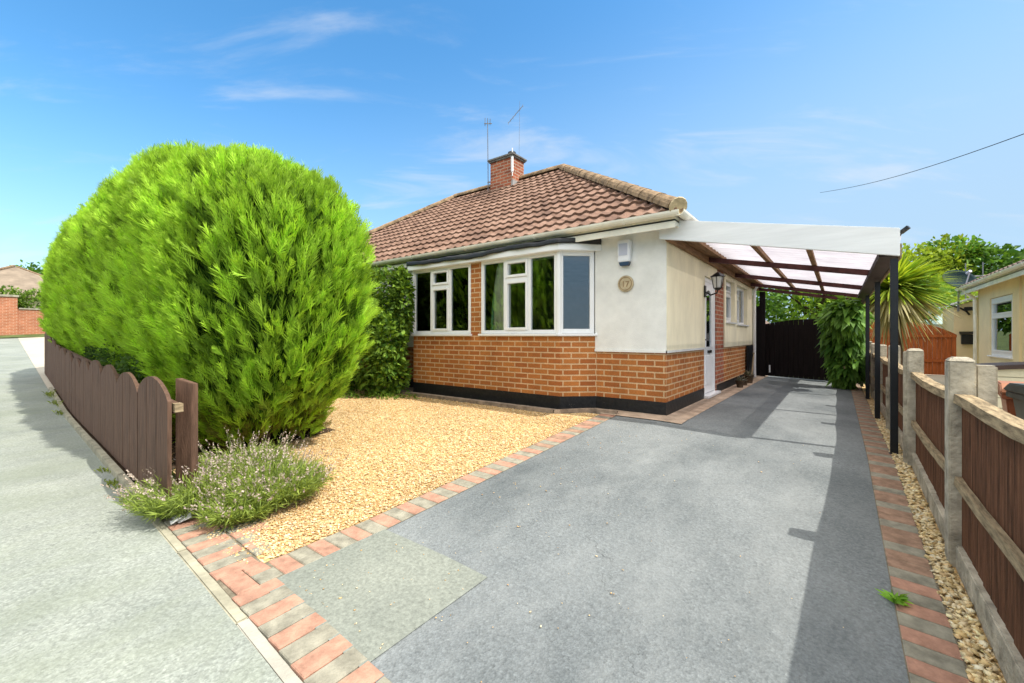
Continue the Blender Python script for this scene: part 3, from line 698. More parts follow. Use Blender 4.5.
def ridge(b, p, q, r=.115, seg=.42):
    p = Vector(p); q = Vector(q); L = (q-p).length; n = int(L/seg); d = (q-p)/L
    s_ = d.cross(Vector((0, 0, 1))).normalized(); up = s_.cross(d)
    for i in range(n):
        a = p+d*(L*i/n); c = p+d*(L*(i+1)/n+.02); prof = [(math.cos(t*math.pi/8), math.sin(t*math.pi/8)) for t in range(9)]
        vs = [a+s_*u*r*1.04+up*(v*r*1.0-.05) for u, v in prof]+[c+s_*u*r*.97+up*(v*r*.94-.05) for u, v in prof]
        fs = [(j, j+1, 10+j, 9+j) for j in range(8)] + [tuple(range(9)), tuple(range(17, 8, -1))]
        b.add(vs, fs)
b = MB(); yc = (YE0+YE1)/2
A1 = (XE1-RUN, yc, ZR+.06); A0 = (XE0+RUN, yc, ZR+.06)
ridge(b, A0, A1); 
for ex, ey, A in ((XE1, YE0, A1), (XE1, YE1, A1), (XE0, YE0, A0), (XE0, YE1, A0)): ridge(b, (ex, ey, ZE+.09), A)
rg = b.build('ridge_tile', M['ridge'], H, smooth=False)
b = MB(); e = Vector((XE1+.0, YE0+.0, ZE+.06)); dd = Vector((1, -1, -.68)).normalized()
b.tube([e+dd*.004, e+dd*.02], [.108, .10], 14); b.build('hip_end_mortar', M['mortar'], H)
# chimney on the ridge
b = MB(); cx0, cx1, cy0, cy1 = -6.84, -6.155, 8.10, 8.56
b.box(cx0, cx1, cy0, cy1, 4.3, 5.50); ch = b.build('chimney', M['brick2'], H)
b = MB(); b.box(cx0-.06, cx1+.06, cy0-.06, cy1+.06, 5.50, 5.545); b.box(cx0-.035, cx1+.035, cy0-.035, cy1+.035, 5.462, 5.50); b.build('chimney_slab', M['chimcap'], ch, bevel=.008)
b = MB(); b.tube([(-6.35, 8.33, 5.545), (-6.35, 8.33, 5.63), (-6.35, 8.33, 5.64), (-6.35, 8.33, 5.69)], [.09, .085, .105, .095], 14); b.build('chimney_pot', M['iron'], ch)
b = MB()
for sx in (0, 1):
    b.box(cx0-.05+sx*0, cx1+.05, cy0-.05, cy0-.004, 4.53, 4.68) if sx == 0 else b.box(cx1+.004, cx1+.05, cy0-.05, cy1, 4.55, 4.90)
b.build('flashing', M['lead'], ch)
b = MB(); b.box(cx1-.02, cx1+.03, cy0-.035, cy0-.002, 5.10, 5.46); b.tube([(cx1+.01, cy0-.02, 5.0), (cx1+.01, cy0-.02, 5.66)], .012, 6); b.build('vent_pipe', M['upvc'], ch)

# windows --------------------------------------------------------------
def window(o, t, n, wd, z0, z1, cols, parent, dep=.06, frame=.05, inset=.04, sill=.07, label=None, mat='upvc'):
    """cols: list of (width share, opener with a top light?)"""
    b = MB(); f = frame
    B = lambda a0, a1, c0, c1, q0, q1: b.obox(o, t, n, a0, a1, c0, c1, q0, q1)
    B(0, f, -dep-inset, -inset, z0, z1); B(wd-f, wd, -dep-inset, -inset, z0, z1)
    B(f, wd-f, -dep-inset, -inset, z1-f, z1); B(f, wd-f, -dep-inset, -inset, z0, z0+f)
    tot = sum(c[0] for c in cols); x = f; panes = []
    for i, (s_, op) in enumerate(cols):
        w_ = (wd-2*f)*s_/tot; x0, x1 = x, x+w_
        if i: B(x0-.022, x0+.022, -dep-inset+.002, -inset-.002, z0+f, z1-f)
        a0 = x0+(.022 if i else 0); a1 = x1-(.022 if i < len(cols)-1 else 0)
        if op:
            zt = z1-f-(z1-z0)*.24
            B(a0, a1, -dep-inset+.002, -inset-.002, zt-.025, zt+.025)
            for (q0, q1) in ((z0+f, zt-.025), (zt+.025, z1-f)):
                e = .038
                B(a0, a0+e, -dep-inset+.012, -inset+.014, q0, q1); B(a1-e, a1, -dep-inset+.012, -inset+.014, q0, q1)
                B(a0+e, a1-e, -dep-inset+.012, -inset+.014, q0, q0+e); B(a0+e, a1-e, -dep-inset+.012, -inset+.014, q1-e, q1)
                panes.append((a0+e, a1-e, q0+e, q1-e))
        else: panes.append((a0+.004, a1-.004, z0+f, z1-f))
        x = x1
    fr = b.build('window', M[mat], parent, bevel=.004)
    if label: fr['label'] = label
    for (a0, a1, q0, q1) in panes:
        b = MB(); b.obox(o, t, n, a0-.004, a1+.004, -inset-dep*.55, -inset-dep*.45, q0-.004, q1+.004)
        b.build('pane', M['glass'], fr)
    if sill:
        b = MB(); b.obox(o, t, n, -.03, wd+.03, -dep-inset+.01, .045, z0-.035, z0-.002); b.build('sill', M[mat], fr, bevel=.006)
    return fr
ZW0, ZW1 = 1.235, 2.34
window((-4.36, YA), (1, 0), (0, -1), 1.36, ZW0, ZW1, [(1, 0), (1.08, 1), (1, 0)], H, inset=.0)
window((-5.95, YA), (1, 0), (0, -1), 1.37, ZW0, ZW1, [(1, 0), (1.08, 1), (1, 0)], H, inset=.0)
dv = Vector((-2.59+2.96, YF-YA)).normalized(); nv = (dv.y, -dv.x)
window((-2.975, YA-.0), (dv.x, dv.y), nv, .485, ZW0, ZW1, [(1, 0)], H, inset=.0, frame=.06)
dv2 = Vector((-5.95+6.3, YA-YF)).normalized()
window((-6.3, YF), (dv2.x, dv2.y), (dv2.y, -dv2.x), .48, ZW0, ZW1, [(1, 0)], H, inset=.0, frame=.06)
for xx in (-2.985, -5.955):
    b = MB(); b.tube([(xx, YA+.02, ZW0-.02), (xx, YA+.02, ZW1)], .042, 10); b.build('bay_corner_post', M['upvc'], H)
# bay fascia + felt roof
b = MB()
o_ = [(-6.42, YF-.015), (-6.00, YA-.09), (-2.92, YA-.09), (-2.50, YF-.015)]
b.prism(o_, lambda u, v, w_: (u, v, 2.335 if w_ == 0 else 2.425)); b.build('bay_fascia', M['upvc'], H, bevel=.006)
# rumpled felt hanging over the fascia
nx, ny = 130, 8; fv = []; 
for i in range(nx+1):
    s_ = i/nx; L1, L2, L3 = .45, 3.1, .45; d = s_*(L1+L2+L3)
    if d < L1: k = d/L1; p = Vector((-6.42+.42*k, YF-.015+(YA-.09-YF+.015)*k))
    elif d < L1+L2: k = (d-L1)/L2; p = Vector((-6.0+3.08*k, YA-.09))
    else: k = (d-L1-L2)/L3; p = Vector((-2.92+.42*k, YA-.09+(YF-.015-YA+.09)*k))
    sag = .035*math.sin(d*2.1+1)+.02*math.sin(d*5.3)+.008*math.sin(d*19)
    for j in range(ny+1):
        v = j/ny
        if v < .45:
            q = v/.45; yy = p.y-.03-.012*math.sin(d*9)+0*q; z = 2.405+sag*.5+ (.075-.0*sag)*q
        else:
            q = (v-.45)/.55; yy = p.y-.03+(YF-.02-p.y)*q; z = 2.48+sag*.3+.02*q+.006*math.sin(d*13+q*6)
        fv.append((p.x, min(yy, YF-.016), min(z, 2.505)))
b = MB(); m = ny+1; b.add(fv, [(i*m+j, (i+1)*m+j, (i+1)*m+j+1, i*m+j+1) for i in range(nx) for j in range(ny)])
fe = b.build('bay_felt_roof', M['felt'], H, smooth=True, fix=False)
so = fe.modifiers.new('t', 'SOLIDIFY'); so.thickness = .012
# side windows
window((XR, 8.72), (0, 1), (1, 0), .83, 1.47, 2.26, [(1, 1)], H, inset=.06)
window((XR, 9.78), (0, 1), (1, 0), 1.27, 1.45, 2.26, [(1, 1), (1, 0)], H, inset=.06)
# front door
b = MB(); b.box(XR-.09, XR-.02, 7.17, 7.24, .26, 2.14); b.box(XR-.09, XR-.02, 7.90, 7.97, .26, 2.14); b.box(XR-.09, XR-.02, 7.24, 7.90, 2.07, 2.14)
b.build('door_frame', M['upvc'], H, bevel=.004)
b = MB()
xa, xb = XR-.075, XR-.03
arch = [(7.40, 1.02), (7.74, 1.02), (7.74, 1.86)] + [(7.57+.17*math.cos(a), 1.86+.09*math.sin(a)) for a in [i*math.pi/10 for i in range(1, 10)]] + [(7.40, 1.86)]
# slab with arched opening built as strips round it
b.box(xa, xb, 7.24, 7.40, .28, 2.07); b.box(xa, xb, 7.74, 7.90, .28, 2.07); b.box(xa, xb, 7.40, 7.74, .28, 1.02)
top = [(7.40, 1.86)] + [(7.57-.17*math.cos(a), 1.86+.09*math.sin(a)) for a in [i*math.pi/10 for i in range(1, 10)]] + [(7.74, 1.86), (7.74, 2.07), (7.40, 2.07)]
b.prism(top, lambda u, v, w_: (xa if w_ == 0 else xb, u, v))
b.box(xb, xb+.012, 7.34, 7.80, .42, .88)
dr = b.build('door', M['upvc'], H)
b = MB(); b.prism(arch, lambda u, v, w_: (xa+.02 if w_ == 0 else xa+.03, u, v)); b.build('door_glass', M['glass2'], dr)
b = MB(); b.box(xb, xb+.02, 7.47, 7.69, .92, .965); b.build('letter_slot', M['iron'], dr)
b = MB(); b.tube([(xb+.05, 7.29, 1.12), (xb+.05, 7.29, 1.24)], .011, 6); b.box(xb, xb+.05, 7.28, 7.30, 1.13, 1.15); b.build('door_handle', M['metal'], dr)
b = MB(); b.box(XR-.12, XR+.07, 7.12, 8.0, .225, .265); b.box(XR-.12, XR+.01, 7.14, 8.0, .1, .225, 1); b.build('door_step', [M['upvc'], M['black']], H, bevel=.005)
# downpipe at the rear corner
b = MB(); b.tube([(-1.60, 11.73, .2), (-1.60, 11.73, 2.3), (-1.46, 11.73, 2.52)], .036, 10); b.build('downpipe', M['upvc'], H)

# fittings on the wall, each its own thing
t = thing('alarm_box', 'white burglar alarm box with dark blue base high on the cream wall', 'alarm box', (-2.15, YF-.015, 2.2))
def onfront(px, py): # pixel to front wall, used only to note the sizes below
    return None
b = MB(); ax = -2.245
b.prism([(ax, 2.145), (ax+.155, 2.145), (ax+.165, 2.40), (ax+.15, 2.425), (ax+.015, 2.425), (ax-.01, 2.40)], lambda u, v, w_: (u, YF-.013 if w_ == 0 else YF-.085, v)); b.build('housing', M['alarm'], t, bevel=.008)
b = MB(); b.box(ax+.015, ax+.125, YF-.09, YF-.084, 2.225, 2.375); b.build('front_panel', M['alarmp'], t)
b = MB(); b.prism([(ax+.005, 2.145), (ax+.15, 2.145), (ax+.13, 2.095), (ax+.025, 2.095)], lambda u, v, w_: (u, YF-.014 if w_ == 0 else YF-.08, v)); b.build('strobe_lens', M['navy'], t, bevel=.004)
t = thing('house_number_plaque', 'round sandstone number plaque on the cream wall under the alarm box', 'plaque', (-2.17, YF-.015, 1.85))
b = MB(); cx, cz = -2.165, 1.87
b.prism([(cx+.105*math.cos(a*math.pi/20), cz+.105*math.sin(a*math.pi/20)) for a in range(40)], lambda u, v, w_: (u, YF-.013 if w_ == 0 else YF-.035, v)); b.build('disc', M['stone'], t, bevel=.004)
b = MB(); n = 40
for r0, r1 in ((.078, .086),):
    vs = []
    for k in range(n):
        a = 2*math.pi*k/n
        for r_, y in ((r0, -.035), (r0, -.041), (r1, -.041), (r1, -.035)): vs.append((cx+r_*math.cos(a), YF+y, cz+r_*math.sin(a)))
    b.add(vs, [(k*4+j, ((k+1) % n)*4+j, ((k+1) % n)*4+(j+1) % 4, k*4+(j+1) % 4) for k in range(n) for j in range(4)])
b.build('rim', M['stoned'], t)
def text(s_, size, loc, rot, mat, parent, name='lettering', ext=.003):
    cu = bpy.data.curves.new('t', 'FONT'); cu.body = s_; cu.size = size; cu.extrude = ext; cu.align_x = 'CENTER'; cu.align_y = 'CENTER'
    o = bpy.data.objects.new('t', cu); C.objects.link(o); bpy.context.view_layer.update()
    me = bpy.data.meshes.new_from_object(o); bpy.data.objects.remove(o)
    me.materials.clear(); me.materials.append(mat)
    o = bpy.data.objects.new(name, me); C.objects.link(o); o.parent = parent
    o.location = Vector(loc)-wloc(parent); o.rotation_euler = rot; return o
text('17', .105, (cx, YF-.038, cz-.01), (R(90), 0, 0), M['stoned'], t)
t = thing('wall_lantern', 'black carriage lantern with frosted glass beside the white door', 'wall lamp', (XR, 7.10, 1.9))
b = MB(); b.box(XR+.012, XR+.03, 7.06, 7.14, 1.80, 1.98); b.tube([(XR+.03, 7.1, 1.88), (XR+.10, 7.1, 1.83), (XR+.19, 7.1, 1.86), (XR+.2, 7.1, 1.90)], .012, 7); b.build('bracket', M['iron'], t)
b = MB(); lx = XR+.2
b.tube([(lx, 7.1, 2.105), (lx, 7.1, 2.12), (lx, 7.1, 2.17)], [.115, .10, .02], 6); b.tube([(lx, 7.1, 1.90), (lx, 7.1, 1.935)], [.035, .06], 6)
for k in range(6):
    a = k*math.pi/3+.52; b.tube([(lx+.058*math.cos(a), 7.1+.058*math.sin(a), 1.93), (lx+.09*math.cos(a), 7.1+.09*math.sin(a), 2.11)], .006, 5)
b.build('cage', M['iron'], t)
b = MB(); b.tube([(lx, 7.1, 1.935), (lx, 7.1, 2.10)], [.05, .08], 6); b.build('lamp_glass', M['tarp'], t)
# curtains
def curtain(name, x0, x1, y, z0, z1, mat, label, amp=.025, per=.07, tie=0, ax=0):
    b = MB(); n = max(12, int((x1-x0)/per*8)); vs = []
    for i in range(n+1):
        u = i/n
        for j in range(9):
            v = j/8; sh = (1-tie*math.sin(math.pi*min(v*1.3, 1))*.6)
            xx = x1-(x1-x0)*(1-u)*sh
            vs.append((xx, y+amp*math.sin(u*(x1-x0)/per*6.283), z0+(z1-z0)*v))
    b.add(vs, [(i*9+j, (i+1)*9+j, (i+1)*9+j+1, i*9+j+1) for i in range(n) for j in range(8)])
    o = b.build(name, mat, smooth=True, fix=False); return tag(o, label, 'curtain')
curtain('curtain', -4.19, -3.86, YA+.105, 1.2, 2.33, M['curtain'], 'cream pleated curtain at the left side of the right bay window')
curtain('curtain', -4.31, -4.21, YA+.105, 1.2, 2.33, M['teal'], 'narrow teal curtain edge beside the brick pier in the bay')
curtain('curtain', -4.92, -4.61, YA+.105, 1.2, 2.33, M['curtain'], 'cream curtain tied back at the right of the left bay window', tie=.7)
curtain('curtain', -2.74, -2.66, YF+.10, 1.2, 2.33, M['curtain'], 'pale curtain behind the angled pane at the right end of the bay')
# aerials
t = thing('television_aerial', 'thin tall aerial mast fixed to the left edge of the chimney', 'aerial', (-6.93, 8.2, 4.6))
b = MB(); b.tube([(-6.93, 8.12, 4.65), (-6.95, 8.12, 6.56)], .010, 6); b.build('mast', M['metal'], t)
b = MB(); b.tube([(-7.0, 8.05, 6.48), (-6.9, 8.22, 6.52)], .012, 5)
for k in range(3): b.tube([(-7.0+.04*k, 8.08+.05*k, 6.43+.02*k), (-6.98+.04*k, 8.06+.05*k, 6.62)], .008, 5)
b.build('antenna_head', M['metal'], t)
b = MB(); b.beam((-6.95, 8.12, 4.95), (-6.83, 8.12, 4.95), .02, .03); b.beam((-6.95, 8.12, 5.02), (-6.83, 8.12, 5.02), .02, .03); b.build('clamp', M['metal'], t)
t = thing('television_aerial', 'slim yagi aerial standing above the chimney pot', 'aerial', (-6.25, 8.40, 5.34))
b = MB(); b.tube([(-6.22, 8.45, 5.54), (-6.20, 8.45, 6.95)], .0035, 5); b.build('mast', M['metal'], t)
b = MB(); b.tube([(-6.44, 8.3, 6.42), (-6.14, 8.5, 6.84)], .008, 5)
for k in range(7):
    c = Vector((-6.44, 8.3, 6.42)).lerp(Vector((-6.14, 8.5, 6.84)), k/6); b.tube([c+Vector((-.02, .02, .05)), c-Vector((-.02, .02, .05))], .004, 4)
b.build('antenna_head', M['metal'], t)

# ------------------------------------------------------------------ carport
K = thing('carport', 'lean-to carport with white front board, clear corrugated roof and black posts', 'carport', (.4, 5.2, .1))
zf = lambda x: 2.35-(x+1.6)*.195
b = MB(); b.prism([(-1.70, 2.36), (.44, 1.915), (.44, 2.165), (-1.70, 2.59)], lambda u, v, w_: (u, 5.13 if w_ == 0 else 5.165, v)); b.build('fascia_board', M['white'], K, bevel=.004)
for y in (7.12, 9.24, 11.1, 12.35):
    b = MB(); b.beam((-1.60, y, zf(-1.6)+.03), (.36, y, zf(.36)+.03), .055, .07); b.build('purlin', M['purlin'], K)
b = MB(); b.beam((-1.60, 5.20, zf(-1.6)+.05), (.30, 5.20, zf(.30)+.05), .05, .10); b.build('front_rafter', M['purlin'], K)
for x in (-.80, -.26):
    b = MB(); b.beam((x, 5.19, zf(x)+.095), (x, 12.4, zf(x)+.095), .05, .055); b.build('rafter', M['rafter'], K)
b = MB(); b.box(-1.645, -1.585, 5.19, 12.4, 2.34, 2.43); b.box(-1.585, -1.50, 5.19, 12.4, 2.42, 2.46); b.build('wall_plate', M['rafter'], K)
b = MB(); b.box(-1.47, -1.42, 5.19, 12.4, 2.40, 2.455); b.build('rafter', M['rafter'], K)
b = MB(); b.box(.30, .44, 5.17, 12.4, 1.925, 1.985); b.build('edge_beam', M['darkbeam'], K)
b = MB(); b.box(.442, .455, 5.17, 12.4, 1.90, 2.03); b.build('edge_trim', M['rail'], K)
for y in (5.20, 7.27, 9.6, 11.9):
    b = MB(); z = G(.4, y); b.box(.378, .432, y-.027, y+.027, z-.05, 1.90); b.box(.365, .445, y-.04, y+.04, z-.02, z+.012); b.build('post', M['blackpost'], K, bevel=.004)
# corrugated sheet: corrugations run down the slope, ridges repeat along the house
V = []; ny = 760; nx = 5; xs = np.linspace(-1.64, .455, nx+1); ysn = np.linspace(5.18, 12.45, ny+1)
X, Y = np.meshgrid(xs, ysn, indexing='ij')
Z = 2.35-(X+1.6)*.195+.150+.026*np.sin(Y*2*math.pi/.19)
V = np.stack([X, Y, Z], 2).reshape(-1, 3); m = ny+1
I, J = np.meshgrid(np.arange(nx), np.arange(ny), indexing='ij'); I = I.ravel(); J = J.ravel()
F = np.stack([I*m+J, (I+1)*m+J, (I+1)*m+J+1, I*m+J+1], 1)
npmesh('roof_sheet', V, F, M['sheet'], K, smooth=True)
# small bracket on the outer post head
b = MB(); b.beam((.45, 5.19, 2.13), (.50, 5.16, 2.17), .03, .03); b.tube([(.44, 5.2, 2.1), (.47, 5.19, 2.15)], .008, 5); b.build('cable_hook', M['iron'], K)

# ------------------------------------------------------------------ gate at the end of the drive
T = thing('timber_gate', 'dark stained double gate with a low arched top under the carport', 'gate', (-.7, 12.3, .2))
def leafgate(x0, x1, zl, zr, name='gate_leaf'):
    b = MB(); n = int((x1-x0)/.095)
    for i in range(n):
        a = x0+(x1-x0)*i/n; c = x0+(x1-x0)*(i+1)/n-.005; k0 = (a-x0)/(x1-x0); k1 = (c-x0)/(x1-x0)
        f = lambda k: zl+(zr-zl)*math.sin(k*math.pi/2) if zr > zl else zr+(zl-zr)*math.cos(k*math.pi/2)
        off = random.uniform(0, .004)
        b.prism([(a, G(a, 12.3)+.025), (c, G(a, 12.3)+.025), (c, f(k1)), (a, f(k0))], lambda u, v, w_: (u, 12.30-off if w_ == 0 else 12.325, v))
    b.box(x0, x1, 12.326, 12.34, .24, min(zl, zr)-.03)
    return b.build(name, M['gate'], T)
leafgate(-1.44, -.555, 1.50, 1.60); leafgate(-.555, .36, 1.60, 1.50)
b = MB(); b.box(-.60, -.51, 12.342, 12.37, .22, 1.58); b.build('meeting_batten', M['gate'], T)
b = MB(); b.box(-1.90, -1.565, 12.28, 12.31, .15, 1.95); b.build('side_panel', M['gate'], T)
b = MB(); b.box(-1.56, -1.44, 12.22, 12.34, .15, 2.30); b.build('gate_post', M['gate'], T, bevel=.005)
b = MB(); b.box(.36, .44, 12.24, 12.34, .1, 1.6); b.build('gate_post', M['gate'], T, bevel=.005)
b = MB(); b.box(-1.36, -1.33, 12.27, 12.295, .30, .48); b.build('drop_bolt', M['upvc'], T)

# ------------------------------------------------------------------ right boundary fence
PZ = 1.065
posts = [1.56, 3.22, 4.88, 6.54, 8.20, 9.86, 11.52]
FN = thing('boundary_fence', 'brown boarded fence with weathered rails and concrete posts along the driveway', 'fence', (.5, 3.2, .0))
for i, y in enumerate(posts):
    z = G(.5, y); b = MB(); tp = PZ+(.004 if i == 1 else random.uniform(-.01, .015))
    b.box(.46, .56, y-.055, y+.055, z-.1, tp)
    b.add([(.46, y-.055, tp), (.56, y-.055, tp), (.56, y+.055, tp), (.46, y+.055, tp), (.475, y-.035, tp+.02), (.545, y-.035, tp+.02), (.545, y+.035, tp+.02), (.475, y+.035, tp+.02)],
          [(0,1,5,4),(1,2,6,5),(2,3,7,6),(3,0,4,7),(4,5,6,7)])
    b.box(.44, .50, y-.02, y+.05, z-.1, tp-.35*(i % 2)-.004) if i in (2, 3) else None
    b.build('post', M['concrete'], FN, bevel=.006)
    if i == 1:
        b = MB(); b.box(.562, .64, y-.03, y+.05, z, tp-.02); b.build('post', M['concrete'], FN, bevel=.008)
for i in range(len(posts)-1):
    y0, y1 = posts[i]+.057, posts[i+1]-.057; z0, z1 = G(.5, y0), G(.5, y1); zt = .90
    b = MB(); b.add([(.485, y0, z0-.1), (.535, y0, z0-.1), (.535, y1, z1-.1), (.485, y1, z1-.1), (.485, y0, z0+.12), (.535, y0, z0+.12), (.535, y1, z1+.12), (.485, y1, z1+.12)],
          [(0,3,2,1),(4,5,6,7),(0,1,5,4),(1,2,6,5),(2,3,7,6),(3,0,4,7)]); b.build('gravel_board', M['concrete'], FN, bevel=.006)
    b = MB(); n = int((y1-y0)/.10)
    for k in range(n):
        a = y0+(y1-y0)*k/n; c = y0+(y1-y0)*(k+1)/n+.008; za = z0+(z1-z0)*k/n+.122; t_ = random.uniform(0, .004)
        b.prism([(.512+t_, a), (.530, a), (.520, c), (.508+t_, c)], lambda u, v, w_: (u, v, za if w_ == 0 else zt-.03+random.uniform(-.003, .003)))
    b.build('board_panel', M['fence'], FN)
    def wav(zc, h, x0, x1, nm, dip):
        b = MB(); n = 10; vs = []
        for k in range(n+1):
            y = y0+(y1-y0)*k/n; zz = zc(k/n)-dip*math.sin(math.pi*k/n)+random.uniform(-.003, .003)
            vs += [(x0, y, zz-h), (x1, y, zz-h), (x1, y, zz), (x0+.004, y, zz)]
        fs = [(k*4+j, (k+1)*4+j, (k+1)*4+(j+1) % 4, k*4+(j+1) % 4) for k in range(n) for j in range(4)] + [(0,1,2,3), (n*4+3, n*4+2, n*4+1, n*4)]
        b.add(vs, fs); b.build(nm, M['rail'], FN)
    wav(lambda q: zt, .045, .476, .545, 'top_rail', .020 if i else .008)
    wav(lambda q: .47+(z0+(z1-z0)*q)*.3, .04, .478, .508, 'mid_rail', .01)

# ------------------------------------------------------------------ front scalloped fence
PF = thing('scalloped_picket_fence', 'low taupe stained timber fence with rounded scallop tops beside the pavement', 'fence', (-6, .95, 0))
x = -3.47; n = 12; Wd = .93; yf = lambda x: Ye(x)+.075
for i in range(n):
    x1 = x; x0 = x-Wd
    hgt = .905-.02*math.sin(i*1.7)+(0.0 if i < 8 else .03*(i-7)); dip = .135 if i < 5 else .10
    k = 24; poly = []
    for j in range(k+1):
        u = j/k; poly.append((x0+.001+(Wd-.002)*u, hgt-dip+dip*math.sin(math.pi*u)**.72 if 0 < u < 1 else hgt-dip))
    b = MB()
    # boards: the arch is cut across several upright boards
    nb = 6
    for q in range(nb):
        j0, j1 = q*k//nb, (q+1)*k//nb
        pts = poly[j0:j1+1]; a, c = pts[0][0]+.0015, pts[-1][0]-.0015
        pts = [(min(max(u, a), c), v) for u, v in pts]; off = random.uniform(0, .003)
        gz = G((a+c)/2, .9)+.05
        b.prism([(c, gz), (a, gz)] + pts, lambda u, v, w_: (u, yf(u)-off if w_ == 0 else yf(u)+.022, v + G(u, .9)*(1 if v > gz else 0)))
    b.build('picket_panel', M['picket'], PF)
    x = x0
b = MB(); b.beam((-3.50, yf(-3.5)+.05, .72), (-14.5, yf(-14.5)+.05, .78+G(-14.5, 1)), .035, .07); b.build('rail', M['picket'], PF)
b = MB(); b.beam((-3.70, yf(-3.7)+.05, .22), (-14.5, yf(-14.5)+.05, .26+G(-14.5, 1)), .035, .07); b.build('rail', M['picket'], PF)
b = MB(); xx = -3.64; yy = yf(-3.6)+.125
b.prism([(-.055, -.1), (.055, -.1), (.055, .865), (-.055, .905)], lambda u, v, w_: (xx+u*.75, yy+u*.66+(0 if w_ == 0 else .04), v)); b.build('end_post', M['picket'], PF, bevel=.003)
b = MB(); b.box(-3.52, -3.44, yf(-3.5)+.03, yf(-3.5)+.075, .70, .755); b.build('rail_end', M['rail'], PF)

# ------------------------------------------------------------------ conifer hedge
HG = thing('conifer_hedge', 'huge clipped bright green conifer hedge with rounded top behind the low taupe fence', 'hedge', (-7.5, 1.95, 0))
HC = np.array([-9.35, 2.06, 1.58]); HR_ = np.array([5.80, .95, 2.00]); PW = 3.8
def hedge_surface(d):
    """direction -> point and normal on the superellipsoid"""
    k = (np.abs(d/HR_)**PW).sum(1, keepdims=True)**(-1/PW)
    p = d*k; nrm = unit(np.sign(p)*np.abs(p/HR_)**(PW-1)/HR_)
    return p, nrm
def hpoints(n):
    out = []; cnt = 0
    while cnt < n:
        k = n
        q = (rng.random((k, 3))*2-1)*HR_; f = rng.integers(0, 3, k); wgt = np.array([HR_[1]*HR_[2], HR_[0]*HR_[2], HR_[0]*HR_[1]]); wgt = wgt/wgt.sum()
        f = rng.choice(3, k, p=wgt); s_ = np.where(rng.random(k) < .5, -1, 1.)
        q[np.arange(k), f] = (HR_[f])*s_
        p, nn = hedge_surface(q)
        # favour the road side, the drive end and the top, thin at the back
        pr = np.where(nn[:, 1] > .5, .35, 1.0)*np.where(nn[:, 2] < -.8, .3, 1.0)*np.where(nn[:, 0] < -.6, .6, 1)*np.where(p[:, 0] > 2.0, 1.7, 1.)/1.7
        ok = rng.random(k) < pr
        out.append((p[ok], nn[ok])); cnt += ok.sum()
    return np.concatenate([a for a, _ in out])[:n], np.concatenate([b_ for _, b_ in out])[:n]
def hshape(p, nn):
    """base taper, bulges"""
    W_ = p + HC
    z = W_[:, 2]; t = np.clip((1.35-z)/1.35, 0, 1)[:, None]
    off = np.zeros_like(p); off[:, 1] = -np.sign(p[:, 1])*t[:, 0]**.8*np.where(p[:, 1] < 0, np.interp(W_[:, 0], [-6.5, -4.8], [.50, .22]), .2)*np.abs(p[:, 1]); off[:, 0] = -np.sign(p[:, 0])*t[:, 0]**1.3*.38*np.clip((np.abs(p[:, 0])-4.5)/1, 0, 1)
    W_ = W_.copy(); W_[:, 0] -= np.where(p[:, 0] > 4.6, np.clip((2.5-z)/2.3, 0, 1)*.30*np.clip((p[:, 0]-4.6)/.8, 0, 1), 0); W_[:, 2] *= np.interp(W_[:, 0], [-14, -10, -7.5, -5.6, -4.2, -3.5], [.95, .94, .93, .915, .865, .84])
    W_[:, 1] += .014*np.clip(-6-W_[:, 0], 0, 9)
    bulge = .025*np.sin(W_[:, 0]*1.7+.6)*np.cos(W_[:, 2]*1.9)+.035*np.sin(W_[:, 0]*3.9+W_[:, 2]*2.6+W_[:, 1]*3)+.03*np.sin(W_[:, 0]*8+W_[:, 1]*7)*np.cos(W_[:, 2]*7)
    return W_ + off + nn*bulge[:, None]
n = 78000
p, nn = hpoints(n); P = hshape(p, nn); ok = P[:, 2] > .04; P = P[ok]; nn = nn[ok]; n = len(P)
# clumps: sprays gathered into tufts with gaps between
cell = np.sin(P[:, 0]*11+np.sin(P[:, 2]*5)*1.5)*np.sin(P[:, 2]*6.5+np.sin(P[:, 0]*7))*np.sin(P[:, 1]*11+2)
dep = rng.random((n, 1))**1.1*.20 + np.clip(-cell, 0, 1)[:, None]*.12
P = P - nn*dep
up = np.array([[0, 0, 1.]])
D = unit(nn*.50 + up*.90 + rng.normal(size=(n, 3))*.20)
Ls = .11+.11*rng.random(n)
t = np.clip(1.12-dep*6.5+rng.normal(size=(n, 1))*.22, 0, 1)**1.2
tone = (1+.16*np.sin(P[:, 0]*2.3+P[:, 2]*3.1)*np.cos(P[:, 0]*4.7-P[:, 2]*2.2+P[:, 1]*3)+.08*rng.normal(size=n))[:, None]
colr = np.array([[.022, .080, .007]])*(1-t)+np.array([[.38, .61, .05]])*t  # deeper sprays get darker green: crevice shade put into the colour
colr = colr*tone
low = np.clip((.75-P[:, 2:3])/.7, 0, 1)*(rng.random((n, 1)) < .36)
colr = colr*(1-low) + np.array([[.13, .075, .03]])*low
A = unit(np.cross(D, rng.normal(size=(n, 3)))); U = np.cross(A, D)
parts = []
def blade(B, Dr, L, W_, sd, col):
    k = len(B); L = L.reshape(-1, 1)
    V = np.stack([B-sd*W_*.5, B+sd*W_*.5, B+Dr*L*.6+sd*W_*.55, B+Dr*L, B+Dr*L*.6-sd*W_*.55], 1)
    V = V[:, [0, 1, 2, 3, 4]]
    F = (np.arange(k)*5)[:, None]
    F1 = F+np.array([0, 1, 2, 4]); F2 = F+np.array([4, 2, 3, 3])
    return V.reshape(-1, 3), F1, (F+np.array([4, 2, 3])), np.repeat(col, 5, 0)
allV, allQ, allT, allC, k = [], [], [], [], 0
